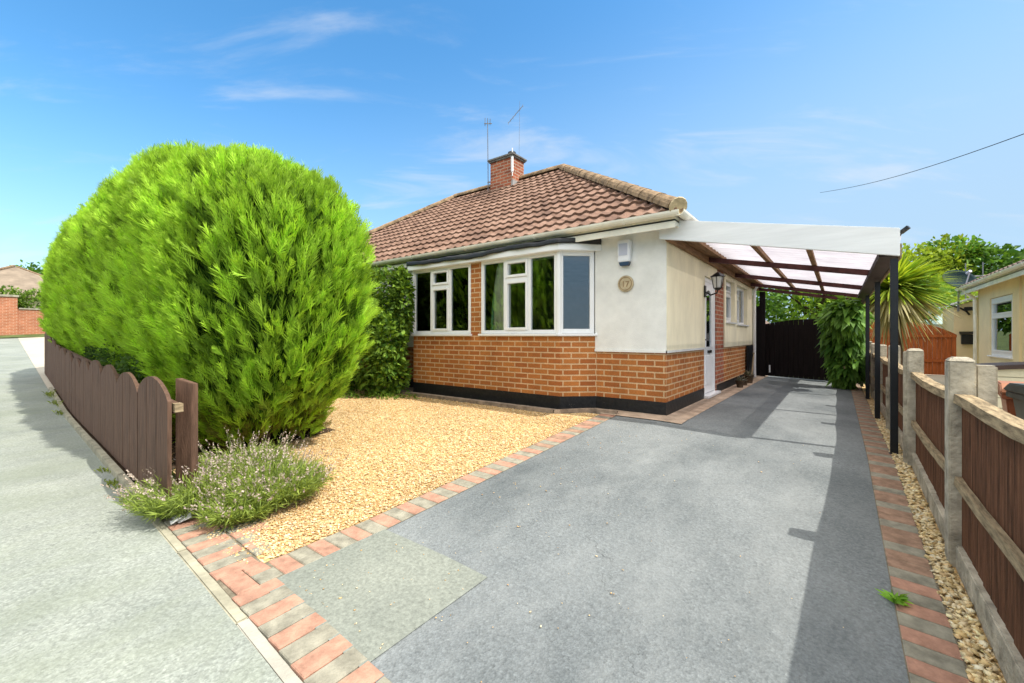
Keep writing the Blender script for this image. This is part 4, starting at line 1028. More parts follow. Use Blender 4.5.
def push(r):
    global k
    allV.append(r[0]); allQ.append(r[1]+k); allT.append(r[2]+k); allC.append(r[3]); k += len(r[0])
tipc = np.clip(colr*1.25+np.array([[.02, .02, 0]]), 0, 1)
push(blade(P, D, Ls*1.15,   .008, A, tipc))
for fr, ln_ in ((.08, .60), (.26, .58), (.44, .50), (.62, .40), (.80, .28)):
    B = P + D*(Ls*fr)[:, None]
    for sg in (-1, 1):
        Dr = unit(D*.95 + A*sg*.40 + U*rng.normal(size=(n, 1))*.22)
        push(blade(B, Dr, Ls*ln_*(.7+.6*rng.random(n)), .0080, unit(np.cross(Dr, U)), colr))
V = np.concatenate(allV); Q = np.concatenate(allQ); T3 = np.concatenate(allT)
# split the quads so that one face array serves
F = np.concatenate([Q[:, [0, 1, 2]], Q[:, [0, 2, 3]], T3])
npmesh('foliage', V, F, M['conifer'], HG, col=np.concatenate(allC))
# dark solid shell added inside the sprays to block light
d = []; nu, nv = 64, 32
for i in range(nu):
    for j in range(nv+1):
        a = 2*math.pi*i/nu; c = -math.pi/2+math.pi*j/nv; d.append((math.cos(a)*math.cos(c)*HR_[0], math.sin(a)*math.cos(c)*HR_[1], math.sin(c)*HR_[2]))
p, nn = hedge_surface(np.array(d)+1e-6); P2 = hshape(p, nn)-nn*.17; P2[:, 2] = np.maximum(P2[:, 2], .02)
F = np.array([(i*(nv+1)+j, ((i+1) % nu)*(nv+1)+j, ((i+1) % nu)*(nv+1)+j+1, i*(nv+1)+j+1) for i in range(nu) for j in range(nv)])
npmesh('inner_light_block', P2, F, M['core'], HG, smooth=True)
b = MB()
for i in range(10): 
    xx = -4.6-i*.95; b.tube([(xx, 1.9, 0), (xx+.05, 1.92, .5), (xx, 1.9, 1.6)], [.07, .06, .03], 7)
b.build('trunk', M['bark'], HG)

# ------------------------------------------------------------------ shrubs
def shrub(name, label, cat, base, clumps, n, L, W_, ca, cb, trunk=None, outw=.8, up=.3, shell=.45, group=None, core=None):
    t = thing(name, label, cat, base, group)
    V, F, c = crown(clumps, n, L, W_, ca, cb, outw, up, shell); npmesh('foliage', V, F, M['leaf'], t, col=c)
    b = MB()
    for (c_, r_) in (trunk or []): b.tube(c_, r_, 8)
    if trunk: b.build('trunk', M['bark'], t)
    return t
shrub('climbing_shrub', 'tall leafy shrub growing against the house beside the left bay window', 'shrub', (-6.7, 4.6, .2),
      [((-6.35, 4.55, .7), (.50, .40, .55)), ((-6.55, 4.55, 1.3), (.60, .42, .6)), ((-6.9, 4.6, 1.9), (.6, .4, .55)), ((-6.35, 4.62, 2.0), (.38, .32, .42)), ((-7.3, 4.6, .9), (.7, .4, .8)), ((-7.5, 4.7, 1.8), (.6, .4, .6)), ((-5.98, 4.72, 1.75), (.20, .14, .62)), ((-6.05, 4.5, 1.1), (.30, .28, .5)), ((-6.1, 4.6, .55), (.3, .3, .35))],
      9000, .095, .062, (.035, .095, .012), (.25, .40, .05), [([(-6.6, 4.7, .1), (-6.5, 4.7, 1.), (-6.7, 4.7, 2)], [.05, .04, .02])], shell=.55)
shrub('garden_shrub', 'small dark green shrub with tiny pale flowers behind the scalloped fence', 'shrub', (-7.5, 1.15, 0),
      [((-6.2, 1.20, .72), (.5, .12, .26)), ((-7.3, 1.27, .80), (.7, .13, .36)), ((-8.6, 1.33, .84), (.7, .13, .32))], 2600, .06, .035, (.03, .07, .015), (.10, .18, .03), [([(-7.3, 1.15, 0), (-7.3, 1.15, .6)], [.02, .01])])
# low greenery at the foot of the climbing shrub
shrub('weed_patch', 'low bright green weeds along the foot of the tall shrub by the gravel', 'weeds', (-6.4, 4.2, .17),
      [((-6.1, 4.35, .19), (.5, .12, .06)), ((-6.9, 4.1, .19), (.6, .15, .07)), ((-5.6, 4.55, .2), (.25, .08, .05))], 900, .05, .03, (.08, .16, .02), (.2, .34, .04))
# lavender: narrow grey-green stems with flower spikes
def lavender(base, r, h, n, label, lean=(0, 0)):
    t = thing('lavender', label, 'lavender', base, 'lavender clumps at the end of the fence')
    th = rng.random(n)*6.283; rad = np.sqrt(rng.random(n))*r*.55
    P = np.stack([base[0]+rad*np.cos(th), base[1]+rad*np.sin(th), np.full(n, base[2]+.01)], 1)
    D = unit(np.stack([np.cos(th)*(.2+rad/r*1.3)+lean[0], np.sin(th)*(.2+rad/r*1.3)+lean[1], .75+.25*rng.random(n)], 1)+rng.normal(size=(n, 3))*.12)
    L = h*(.55+.5*rng.random(n))
    c = lcol(n, (.10, .14, .05), (.27, .36, .09))
    pr = [leaves(P, D, L, .007, c*.9, .05)]
    for q in range(7):
        f = .25+.68*rng.random(n); B = P+D*(L*f)[:, None]
        pr.append(leaves(B, unit(D*.8+rng.normal(size=(n, 3))*.45), .05+.03*rng.random(n), .0065, lcol(n, (.16, .22, .05), (.36, .46, .09)), .05))
    V, F, c = join(pr); npmesh('foliage', V, F, M['leaf'], t, col=c)
    m = int(n*.22); ix = rng.choice(n, m, False); Lf = L[ix]*(1.15+.25*rng.random(m)); D2 = unit(D[ix]+np.array([0, 0, .1]))
    pr = [leaves(P[ix], D2, Lf, .004, lcol(m, (.22, .26, .12), (.34, .36, .18)), .0)]
    for q in range(6):
        B = P[ix]+D2*(Lf*(.90+.028*q))[:, None]
        pr.append(leaves(B, unit(D2+rng.normal(size=(m, 3))*.7), .016, .010, lcol(m, (.36, .28, .26), (.58, .48, .40)), 0))
    V, F, c = join(pr); npmesh('flower_stems', V, F, M['petal'], t, col=c)
    return t
lavender((-3.50, 1.02, .01), .34, .28, 800, 'lavender clump with pinkish spikes leaning out against the fence end post', (-.25, -.25))
lavender((-3.22, 1.40, .02), .38, .27, 1200, 'larger lavender clump beside the golden gravel', (.12, .0))
lavender((-3.72, 1.40, .02), .34, .32, 800, 'yellow-green lavender clump tucked under the conifer hedge', (.0, -.1))
lavender((-3.08, 1.14, .01), .22, .18, 500, 'smallest lavender clump overhanging the red paving blocks', (.05, -.05))
# weed on the drive edge
t = thing('weed', 'single small dandelion weed at the edge of the driveway blocks', 'weed', (.21, 2.62, -.04))
k = 26; th = rng.random(k)*6.283; P = np.tile(np.array([[.212, 2.62, G(.21, 2.62)+.005]]), (k, 1))+rng.normal(size=(k, 3))*.008*np.array([1, 1, 0])
V, F, c = leaves(P, np.stack([np.cos(th), np.sin(th), .5+1.2*rng.random(k)], 1), .06+.05*rng.random(k), .018, lcol(k, (.12, .26, .03), (.26, .5, .05)), .3)
npmesh('leaves', V, F, M['leaf'], t, col=c)
# tufts along the kerb by the fence
t = thing('kerb_weeds', 'small scrubby weeds growing along the kerb under the scalloped fence', 'weeds', (-8, 1.0, 0))
pr = []
for (x, y, k, s_) in ((-11.2, 1.08, 60, .14), (-10.2, 1.05, 50, .11), (-9.3, 1.0, 40, .08), (-5.2, .82, 40, .04), (-4.6, .8, 50, .05), (-4.1, .78, 60, .05)):
    th = rng.random(k)*6.283; P = np.array([[x, y, G(x, y)]])+rng.normal(size=(k, 3))*np.array([s_*1.5, .02, 0])
    pr.append(leaves(P, np.stack([np.cos(th)*.6, np.sin(th)*.6, 1+0*th], 1), s_*(.5+rng.random(k)), .012, lcol(k, (.12, .16, .03), (.3, .36, .07)), .3))
V, F, c = join(pr); npmesh('leaves', V, F, M['leaf'], t, col=c)
# bits of plastic litter by the corner
b = MB(); b.add([(-3.42, .86, .03), (-3.30, .87, .025), (-3.27, .93, .05), (-3.36, .95, .07)], [(0,1,2,3)]); b.add([(-3.36, .84, .03), (-3.30, .83, .03), (-3.28, .88, .06)], [(0,1,2)])
o = b.build('plastic_scrap', M['litter'], fix=False); sm = o.modifiers.new('t', 'SOLIDIFY'); sm.thickness = .004
tag(o, 'crumpled white plastic scrap by the lavender at the corner of the kerb', 'litter')

# fig bush beside the gate
def bigleaves(name, label, base, clumps, n):
    t = thing(name, label, 'shrub', base); parts = []
    for (c, r) in clumps:
        k = n; d = dirs(k); d[:, 1] = -np.abs(d[:, 1])*.9; P = np.array(c)+d*np.array(r)*(.6+.4*rng.random((k, 1)))
        D = d*.7+np.array([-.25, -.3, -.15])+rng.normal(size=(k, 3))*.35
        parts.append(leaves(P, D, .17+.12*rng.random(k), .09+.06*rng.random(k), lcol(k, (.05, .13, .018), (.20, .38, .06), .15), .35, roll=np.tile([[0, 0, 1.]], (k, 1))+rng.normal(size=(k, 3))*.5))
    V, F, c = join(parts); npmesh('foliage', V, F, M['leaf'], t, col=c)
    b = MB(); b.tube([(base[0], base[1], .1), (base[0]-.05, base[1], .9), (base[0]-.2, base[1], 1.7)], [.05, .04, .02], 7); b.build('trunk', M['bark'], t)
bigleaves('fig_bush', 'large leaved green bush overhanging the right end of the dark gate', (.1, 11.3, .1),
          [((.14, 11.2, .60), (.24, .4, .42)), ((.08, 11.2, 1.12), (.30, .45, .42)), ((.14, 11.1, 1.50), (.30, .5, .30)), ((.12, 10.3, 1.6), (.22, .6, .25)), ((.02, 11.4, 1.5), (.25, .3, .22))], 300)
# cordyline palm
t = thing('cordyline_palm', 'big spiky yellow-green palm rising behind the carport posts', 'palm', (1.15, 13.6, .1))
cc = np.array([1.02, 13.6, 2.30]); n = 1150; d = dirs(n); d[:, 2] = d[:, 2]*.8+.25; d = unit(d)
segs = 5; L = .85+.45*rng.random(n); A = unit(np.cross(d, np.array([[0, 0, 1.]])+1e-3)); V = []; col = []
tcol = rng.random((n, 1)); base_c = np.array([[.14, .27, .03]])*(1-tcol)+np.array([[.50, .58, .06]])*tcol
lowm = (d[:, 2:3] < -.30); base_c = np.where(lowm, np.array([[.45, .40, .22]])*(.7+.5*tcol), base_c)
for s_ in range(segs+1):
    f = s_/segs; pt = cc+d*(.12+L*f)[:, None] if False else cc+d*(.1+L*f).reshape(-1, 1)-np.array([0, 0, 1.])*(f**2.2*.20*L).reshape(-1, 1)
    wv = .032*(1-f**2)+.003; V += [pt-A*wv, pt+A*wv]; col += [base_c, base_c]
V = np.stack(V, 1); F = np.concatenate([(np.arange(n)*(2*segs+2))[:, None]+np.array([2*s_, 2*s_+1, 2*s_+3, 2*s_+2]) for s_ in range(segs)])
npmesh('fronds', V.reshape(-1, 3), F, M['leaf'], t, col=np.stack(col, 1).reshape(-1, 3))
b = MB(); b.tube([(1.15, 13.6, .0), (1.12, 13.6, 1.0), (1.05, 13.6, 2.25)], [.13, .10, .08], 9); b.build('trunk', M['bark'], t)

# ------------------------------------------------------------------ trees
def tree(label, x, y, h, r, n, ca, cb, L=.22, group='trees beyond the gardens', name='tree', z0=None):
    g = G(x, y) if z0 is None else z0; t = thing(name, label, 'tree', (x, y, g), group)
    cl = []
    for i in range(11):
        a = random.random()*6.28; q = random.random()**.5*r*.62; zz = g+h*(.45+.42*random.random())
        cl.append(((x+q*math.cos(a), y+q*math.sin(a), zz), (r*.42, r*.42, h*.17)))
    cl.append(((x, y, g+h*.62), (r*.7, r*.7, h*.3)))
    V, F, c = crown(cl, n, L, L*.6, ca, cb, .8, .3, .5); npmesh('crown', V, F, M['leaf'], t, col=c)
    b = MB(); b.tube([(x, y, g), (x+.05, y, g+h*.35), (x, y, g+h*.75)], [r*.09, r*.07, r*.02], 8)
    for i in range(5):
        a = i*1.26; b.tube([(x, y, g+h*(.3+.06*i)), (x+r*.5*math.cos(a), y+r*.5*math.sin(a), g+h*(.55+.05*i))], [r*.035, r*.01], 6)
    b.build('trunk', M['bark'], t); return t
gd = ((.04, .11, .018), (.14, .27, .035)); gl = ((.09, .19, .02), (.28, .42, .05)); gy = ((.14, .22, .02), (.34, .42, .05))
tree('bright green tree seen over the left half of the dark gate', -3.2, 19, 3.6, 2.2, 2600, *gd)
tree('yellow-green tree seen over the middle of the dark gate', -.6, 20, 3.7, 2.2, 2600, *gl)
tree('mid green tree behind the fig bush past the gate', 1.4, 21, 3.9, 2.2, 2600, *gd)
tree('broad dark tree on the skyline right of the palm', 6.0, 35, 6.6, 3.2, 4200, *gd, L=.34)
tree('yellow-green tree on the skyline next to the palm', 3.6, 33, 6.5, 2.8, 3600, *gy, L=.32)
tree('pale green tree on the skyline above the satellite dish', 9.0, 38, 6.4, 3.2, 4000, *gl, L=.34)
tree('mid green tree on the skyline above the neighbouring gutter', 12.6, 40, 6.2, 3.4, 4000, *gl, L=.34)
tree('green tree at the far right of the skyline behind the neighbouring roof', 16.5, 42, 6.2, 3.4, 3600, *gd, L=.34)
tree('low yellow bush below the skyline beside the tall palm', 3.6, 24, 3.2, 1.6, 2200, *gy, L=.2)
tree('light green bush above the orange gate', 4.6, 26, 3.5, 1.8, 2200, *gl, L=.2)

# ------------------------------------------------------------------ neighbouring property on the right
NB = thing('bungalow', 'neighbouring cream bungalow with brown tiled eaves at the right edge', 'house', (3.05, 12, 0))
nx0, ny0, ny1 = 3.05, 8.6, 17.06
b = MB()
def nw(y0, y1, z0, z1): b.box(nx0, nx0+.2, y0, y1, z0, z1)
nw(ny0, 14.15, 0, 2.45); nw(15.93, ny1, 0, 2.45); nw(14.15, 15.93, 0, .70); nw(14.15, 15.93, 2.14, 2.45)
b.box(nx0+.2, 9, ny0, ny0+.2, 0, 2.45); b.box(nx0+.2, 9, ny1-.2, ny1, 0, 2.45)
b.box(nx0-.035, nx0, 13.55, 13.66, 0, 2.44); b.box(nx0-.02, nx0, 12.6, 12.7, 0, 2.44)
b.build('wall', M['nstucco'], NB)
b = MB(); b.box(2.78, 9.2, 8.4, 17.5, 2.45, 2.47); b.build('soffit', M['nstucco'], NB)
b = MB(); b.box(2.78, 2.80, 8.4, 17.5, 2.36, 2.50); b.build('fascia', M['gutter'], NB)
g = gutter((2.73, 8.4, 2.55), (2.73, 17.55, 2.55), .06); g.build('gutter', M['gutter'], NB)
tiles((2.72, 17.6, 2.54), (0, -1, 0), (1, 0, 0), 9.2, 3.3, 1.75, .0, .0, M['ntile'], 'roof', NB, per=.3)
b = MB(); b.prism([(2.8, 2.47), (9.2, 2.47), (6.02, 4.22)], lambda u, v, w_: (u, 17.35 if w_ == 0 else 17.45, v)); b.build('gable', M['nstucco'], NB)
b = MB(); b.prism([(2.8, 2.47), (9.2, 2.47), (6.02, 4.22)], lambda u, v, w_: (u, 8.5 if w_ == 0 else 8.6, v)); b.build('gable', M['nstucco'], NB)
tiles((9.32, 8.4, 2.54), (0, 1, 0), (-1, 0, 0), 9.2, 3.3, 1.75, .0, .0, M['ntile'], 'roof', NB, per=.6)
window((nx0, 15.93), (0, -1), (-1, 0), 1.78, .72, 2.13, [(1, 1)], NB, inset=.03, frame=.10)
b = MB(); b.box(nx0+.5, nx0+.55, 13.9, 16.2, .3, 2.4); b.build('room_partition', M['room'], NB)
b = MB(); b.tube([(2.74, 17.0, 2.5), (2.9, 17.0, 2.3), (2.98, 17.0, 2.2), (2.98, 17.0, .1)], .045, 9); b.build('downpipe', M['gutter'], NB)
# lean-to behind it
OB = thing('outhouse', 'small cream rendered outhouse beyond the neighbouring downpipe', 'outbuilding', (3.0, 17.8, 0))
b = MB(); b.box(2.68, 3.6, 17.7, 19.4, 0, 2.05); b.prism([(2.68, 2.05), (3.6, 2.05), (3.6, 2.4)], lambda u, v, w_: (u, 17.7 if w_ == 0 else 19.4, v)); b.build('wall', M['nstucco'], OB)
b = MB(); b.beam((2.62, 17.66, 2.12), (3.62, 17.66, 2.50), .05, .05); b.beam((2.62, 18.5, 2.10), (3.62, 18.5, 2.48), 1.8, .03); b.build('roof', M['white'], OB)
def tagbox(name, label, cat, loc): return thing(name, label, cat, loc)
t = tagbox('letter_box', 'small black box with sloping lid on the cream outhouse wall', 'letter box', (2.95, 17.68, 1.2))
b = MB(); b.box(2.82, 3.06, 17.58, 17.695, .96, 1.24); b.build('body', M['iron'], t, bevel=.01)
b = MB(); b.prism([(17.55, 1.25), (17.695, 1.25), (17.695, 1.33)], lambda u, v, w_: (2.79 if w_ == 0 else 3.09, u, v)); b.build('lid', M['iron'], t)
t = tagbox('security_light', 'small black outdoor light bracket on the cream outhouse above the black box', 'outdoor light', (2.97, 17.68, 1.95))
b = MB(); b.tube([(3.02, 17.69, 1.98), (3.02, 17.5, 1.98)], .03, 7); b.box(2.86, 3.05, 17.45, 17.56, 1.92, 2.02); b.build('lamp_head', M['iron'], t, bevel=.008)
# satellite dish on the eaves
t = thing('satellite_dish', 'dark grey oval satellite dish at the end of the neighbouring gutter', 'satellite dish', (2.75, 17.3, 2.3))
dc = Vector((2.72, 17.2, 2.80)); ax = Vector((.35, -.75, .56)).normalized(); sx = ax.cross(Vector((0, 0, 1))).normalized(); sy = sx.cross(ax)
vs = []; nr, na = 7, 32
for i in range(nr+1):
    for j in range(na):
        r_ = i/nr; a = 2*math.pi*j/na; vs.append(dc+sx*(.40*r_*math.cos(a))+sy*(.34*r_*math.sin(a))+ax*(.13*r_*r_-.13))
b = MB(); b.add(vs, [(i*na+j, (i+1)*na+j, (i+1)*na+(j+1) % na, i*na+(j+1) % na) for i in range(nr) for j in range(na)])
o = b.build('reflector', M['dish'], t, smooth=True, fix=False); sm = o.modifiers.new('t', 'SOLIDIFY'); sm.thickness = .02
b = MB(); b.tube([dc-sy*.32, dc+ax*.38-sy*.06], .016, 6); b.tube([dc+ax*.40-sy*.06, dc+ax*.28-sy*.04], .04, 8); b.build('feed_arm', M['alarmp'], t)
b = MB(); b.tube([dc-ax*.12, Vector((2.74, 17.45, 2.55)), Vector((2.74, 17.5, 1.9))], .025, 7); b.build('bracket', M['metal'], t)
t = thing('roof_aerial', 'thin pale aerial rods behind the satellite dish', 'aerial', (3.1, 18, 2.4))
b = MB()
for k, hh in ((0, 3.35), (.35, 3.35)): b.tube([(3.0+k, 18.2, 2.3), (3.0+k, 18.2, hh)], .014, 5)
b.tube([(2.95, 18.2, 2.95), (3.6, 18.2, 2.95)], .02, 5); b.build('mast', M['metal'], t)
# orange gate
t = thing('arched_gate', 'orange-brown stained boarded gate with curved top beside the neighbouring outhouse', 'gate', (1.6, 17.0, 0))
b = MB(); x0, x1 = .70, 2.62; n = 20
top = lambda u: 1.62-.02*u-.36*max(0, (u-.45)/.55)**2.0
for i in range(n):
    a = x0+(x1-x0)*i/n; c = x0+(x1-x0)*(i+1)/n-.005
    b.prism([(a, .1), (c, .1), (c, top((i+1)/n)), (a, top(i/n))], lambda u, v, w_: (u, 16.95-.003*(i % 2) if w_ == 0 else 16.98, v))
b.build('boards', M['orangewood'], t)
b = MB(); b.beam((x0, 16.93, .5), (x1, 16.93, .5), .03, .08); b.beam((x0, 16.93, 1.2), (x1, 16.93, 1.2), .03, .08); b.build('rail', M['orangewood'], t)
# garden arch behind the orange gate
t = thing('metal_garden_arch', 'thin dark curved metal arch above the orange gate', 'garden arch', (1.8, 17.6, 0))
b = MB(); b.tube([(1.35+.0, 17.6, .2), (1.40, 17.6, 1.7)]+[(2.2-.8*math.cos(a), 17.6, 1.72+.42*math.sin(a)) for a in [i*math.pi/14 for i in range(1, 13)]]+[(2.98, 17.6, 1.8)], .025, 7); b.build('hoop', M['iron'], t)
# greenhouse and far house
t = thing('greenhouse', 'pale blue glazed greenhouse roof just over the orange gate', 'greenhouse', (3.4, 21, 0))
b = MB(); b.box(2.35, 4.2, 20.5, 23, 0, 1.6); b.build('frame', M['white'], t)
b = MB(); b.prism([(20.4, 1.6), (23.1, 1.6), (21.75, 2.3)], lambda u, v, w_: (2.3 if w_ == 0 else 4.25, u, v)); b.build('roof', M['greenhouse'], t)
t = thing('far_house', 'distant house with a low brown tiled roof between the palm and satellite dish', 'house', (6, 40, 0))
b = MB(); b.box(2.5, 8.5, 36.5, 42, 0, 3.4); b.build('wall', M['nstucco'], t)
b = MB(); b.prism([(36.0, 3.4), (42.5, 3.4), (39.2, 5.3)], lambda u, v, w_: (2.2 if w_ == 0 else 8.8, u, v)); b.build('roof', M['ntile'], t)
t = thing('garden_building', 'white gabled outbuilding glimpsed above the left end of the dark gate', 'outbuilding', (-3.0, 15.5, .2))
b = MB(); b.box(-3.6, -1.75, 14.6, 17, .1, 1.5); b.prism([(-3.6, 1.5), (-1.75, 1.5), (-2.7, 2.2)], lambda u, v, w_: (u, 14.6 if w_ == 0 else 17, v)); b.build('wall', M['upvc'], t)
b = MB(); b.beam((-2.7, 15.8, 2.24), (-1.62, 15.8, 1.43), 2.6, .05); b.beam((-2.7, 15.8, 2.24), (-3.75, 15.8, 1.43), 2.6, .05); b.build('roof', M['ntile'], t)
# storage box
t = thing('storage_box', 'cream plank-effect garden storage box with brown curved lid against the neighbouring wall', 'storage box', (2.0, 8.2, 0))
b = MB(); sx0, sx1, sy0, sy1 = 1.50, 2.85, 8.2, 8.75
for k in range(6): b.box(sx0+.04, sx1-.04, sy0+.006*(k % 1), sy1, .0+k*.135, .13+k*.135)
b.box(sx0, sx0+.10, sy0-.02, sy1, 0, .80); b.box(sx1-.1, sx1, sy0-.02, sy1, 0, .80)
b.build('body', M['plank'], t, bevel=.006)
b = MB(); n = 12; lid = [(sx0-.03+(sx1-sx0+.06)*i/n, .80+.055*math.sin(math.pi*i/n)) for i in range(n+1)]
b.prism(lid+[(u, v-.055) for u, v in lid][::-1], lambda u, v, w_: (u, sy0-.05 if w_ == 0 else sy1+.02, v)); b.build('lid', M['brownp'], t)
b = MB(); b.prism([(u, v+.002) for u, v in lid]+[(sx1+.02, .81), (sx0-.02, .81)], lambda u, v, w_: (u, sy0+.03 if w_ == 0 else sy1+.01, v)); b.build('lid_top', M['brownp'], t)
# wheelie bins
def bin_(label, x, y, rz, mb, ml, zt=.74):
    t = thing('wheelie_bin', label, 'wheelie bin', (0, 0, 0), 'wheelie bins behind the fence')
    b = MB(); w0, w1, d0, d1 = .17, .24, .19, .29; z0 = .06
    b.add([(-w0,-d0,z0),(w0,-d0,z0),(w0,d0,z0),(-w0,d0,z0),(-w1,-d1,zt),(w1,-d1,zt),(w1,d1,zt),(-w1,d1,zt)], [(0,3,2,1),(4,5,6,7),(0,1,5,4),(1,2,6,5),(2,3,7,6),(3,0,4,7)])
    o1 = b.build('body', mb, t, bevel=.015)
    b = MB(); b.box(-w1-.02, w1+.02, -d1-.03, -d1, zt-.05, zt); b.box(-w1-.02, w1+.02, d1, d1+.03, zt-.05, zt); b.box(-w1-.02, -w1, -d1, d1, zt-.05, zt); b.box(w1, w1+.02, -d1, d1, zt-.05, zt)
    b.build('rim', mb, t, bevel=.006)
    b = MB(); b.prism([(-d1-.05, zt), (d1+.05, zt), (d1+.05, zt+.02), (d1-.05, zt+.07), (-d1+.02, zt+.085), (-d1-.05, zt+.03)], lambda u, v, w_: (-w1-.03 if w_ == 0 else w1+.03, u, v)); b.build('lid', ml, t, bevel=.012)
    b = MB(); b.tube([(-w1, d1+.08, zt+.02), (w1, d1+.08, zt+.02)], .015, 7); b.beam((-w1+.03, d1, zt), (-w1+.03, d1+.08, zt+.02), .03, .03); b.beam((w1-.03, d1, zt), (w1-.03, d1+.08, zt+.02), .03, .03); b.build('handle', mb, t)
    for sx in (-1, 1):
        b = MB(); b.tube([(sx*.20, d0+.02, .085), (sx*.25, d0+.02, .085)], .09, 16); b.build('wheel', M['iron'], t)
    t.location = (x, y, G(.5, 3)-.02); t.rotation_euler = (0, 0, rz); return t
bin_('brown wheelie bin with peach-brown lid standing behind the fence', 1.42, 5.75, R(-8), M['binbrown'], M['binlid'])
bin_('dark teal wheelie bin just in front of the brown bin behind the fence', 1.39, 5.02, R(4), M['bingrey'], M['bingrey'], .78)
# things by the side wall
t = thing('timber_offcut', 'pale wooden garden fork handle leaning on the black board by the side wall', 'tool', (-1.5, 10.9, .2))
b = MB(); b.tube([(-1.50, 10.55, .22), (-1.53, 11.10, .80)], .015, 7); b.tube([(-1.53, 11.0, .81), (-1.53, 11.2, .80)], .014, 6); b.build('handle', M['rail'], t)
b = MB(); b.box(-1.640, -1.60, 10.85, 11.55, .24, .98)
tag(b.build('black_board', M['blackpost'], bevel=.006), 'black board leaning upright against the rear of the side wall', 'board')
for i, (x, y, s_, lb) in enumerate(((-1.50, 9.2, .07, 'low dark flower pot of dry stems nearest the white door'), (-1.50, 9.7, .06, 'small dark flower pot between two others under the side windows'), (-1.50, 10.25, .085, 'tallest dark flower pot in front of the black board'))):
    t = thing('flower_pot', lb, 'plant pot', (x, y, .2), 'small pots along the side wall'); z = G(x, y)+.01
    b = MB(); b.tube([(x, y, z), (x, y, z+s_*1.6), (x, y, z+s_*1.6), (x, y, z+s_*1.9)], [s_*.75, s_, s_*1.15, s_*1.15], 14); b.build('pot', M['bark'], t)
    k = 40; P = np.tile([[x, y, z+s_*1.8]], (k, 1))+rng.normal(size=(k, 3))*s_*.3; D = rng.normal(size=(k, 3))*.6+np.array([0, 0, 1.])
    V, F, c = leaves(P, D, s_*(1+rng.random(k)*1.2), .02, lcol(k, (.05, .06, .03), (.35, .33, .28)), .4); npmesh('plant', V, F, M['leaf'], t, col=c)
# overhead cable
b = MB(); a = Vector((9.0, 10.5, 6.62)); c = Vector((-.0, 62, 22.5)); 
a = Vector((5.6, 7.0, 4.63)); c = Vector((-.86, 32, 9.9))
pts = [a.lerp(c, i/24)-Vector((0, 0, 1))*(.5*math.sin(math.pi*i/24)) for i in range(25)]
b.tube(pts, .011, 5); tag(b.build('overhead_cable', M['cable']), 'thin dark overhead cable crossing the sky at the upper right', 'cable')

# ------------------------------------------------------------------ far left: garden wall, hedge, bungalow
t = thing('garden_wall', 'orange brick garden wall with a capped pier at the end of the street', 'wall', (-33, 3, 1.2))
gz = 1.2
b = MB(); b.box(-33.15, -32.9, 2.05, 7, gz-.6, gz+1.95-.6+.0); b.box(-33.15, -32.9, -6, 1.35, gz-.6, gz+2.05-.6); b.build('brick_panel', M['brick3'], t)
b = MB(); b.box(-33.25, -32.78, 1.35, 2.05, gz-.6, gz+2.55-.6); b.build('pier', M['brick3'], t)
b = MB(); b.box(-33.3, -32.73, 1.30, 2.10, gz+1.95, gz+2.05); b.box(-33.2, -32.86, 2.10, 7, gz+1.35, gz+1.42); b.box(-33.2, -32.86, -6, 1.30, gz+1.45, gz+1.52); b.build('coping', M['kerb'], t)
shrub('garden_hedge', 'light green hedge growing over the far brick wall', 'hedge', (-34, 3, gz),
      [((-34, y, gz+1.9+.15*math.sin(y*2)), (.6, .9, .65)) for y in np.arange(-5, 7, 1.1)], 10000, .17, .10, (.08, .16, .02), (.24, .38, .05))
FB = thing('bungalow', 'distant bungalow with a grey-brown hipped roof above the brick garden wall', 'house', (-46, 3, gz))
b = MB(); b.box(-50, -42, -1.0, 6.5, gz-.5, gz+2.55); b.build('wall', M['nstucco'], FB)
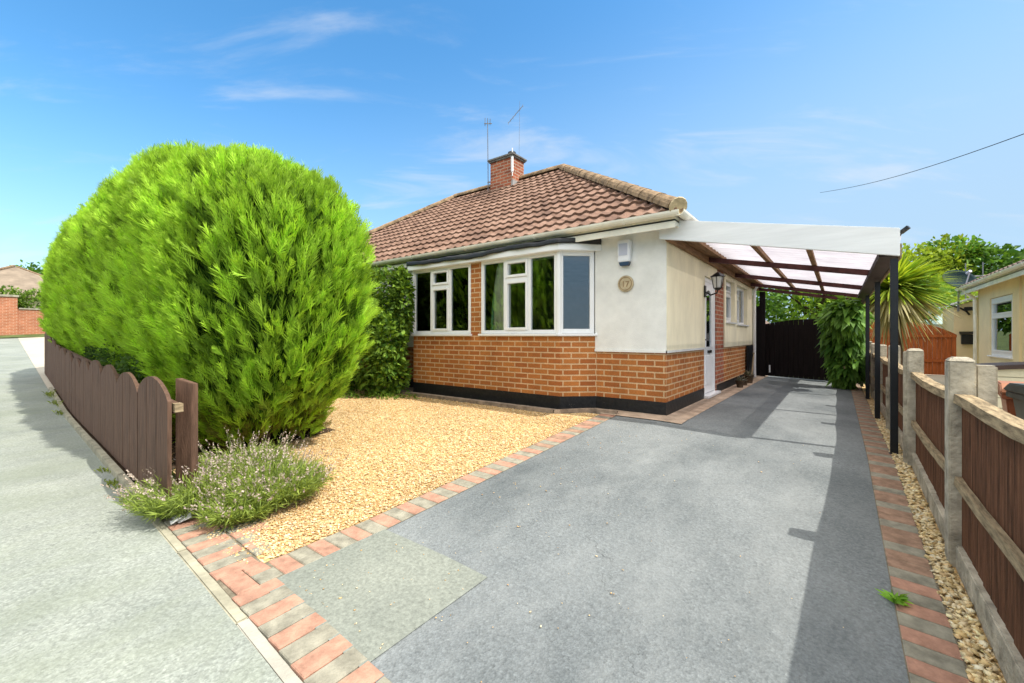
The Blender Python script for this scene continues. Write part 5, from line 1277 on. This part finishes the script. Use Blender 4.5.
b = MB(); zz = gz+2.5; b.add([(-41.5, -1.5, zz), (-41.5, 7, zz), (-50.5, 7, zz), (-50.5, -1.5, zz), (-45.7, 2.7, zz+2.35), (-46.4, 2.9, zz+2.35)], [(0,1,5,4),(1,2,5),(2,3,4,5),(3,0,4),(3,2,1,0)])
b.build('roof', M['ntile2'], FB)
b = MB(); b.beam((-41.5, -1.5, zz+.03), (-45.7, 2.7, zz+2.4), .2, .1); b.beam((-41.5, 7, zz+.03), (-46.4, 2.9, zz+2.4), .2, .1); b.build('ridge_tile', M['ridge'], FB)
tree('green tree top behind the distant grey-brown roof', -60, 4.6, 7.0, 3.0, 3000, *gd, L=.4, group='trees along the far street')
tree('smaller tree left of the distant grey-brown roof', -60, 0, 5.8, 2.6, 2400, *gl, L=.4, group='trees along the far street')

# ------------------------------------------------------------------ house across the road (seen in the window glass)
OP = thing('bungalow', 'brick bungalow across the road, seen mirrored in the bay window glass', 'house', (-3, -17, 0))
b = MB(); b.box(-11, 4, -22, -16, 0, 2.6); b.build('wall', M['brick'], OP)
b = MB(); b.add([(-11.5, -15.6, 2.6), (4.5, -15.6, 2.6), (4.5, -22.4, 2.6), (-11.5, -22.4, 2.6), (-8.0, -19, 5.0), (1.0, -19, 5.0)], [(0,1,5,4),(1,2,5),(2,3,4,5),(3,0,4),(3,2,1,0)]); b.build('roof', M['tile'], OP)
b = MB(); b.box(-3.4, -2.5, -19.3, -18.6, 4.4, 6.2); oc = b.build('chimney', M['brick2'], OP)
b = MB(); b.box(-3.5, -2.4, -19.4, -18.5, 6.2, 6.3); b.tube([(-2.9, -19, 6.3), (-2.9, -19, 6.6)], .12, 10); b.build('chimney_pot', M['chimcap'], oc)
for xx in (-9.5, -5.5, -1.2, 1.6):
    b = MB(); b.box(xx, xx+1.7, -16.0+.003, -15.94, 1.0, 2.2); b.build('window', M['upvc'], OP)
shrub('garden_hedge', 'green hedge in front of the bungalow across the road', 'hedge', (-4, -11, 0),
      [((x, -11.2, 1.05), (.95, .5, 1.15)) for x in np.arange(-15, 5, 1.3)], 5200, .16, .10, (.07, .15, .02), (.2, .33, .04))
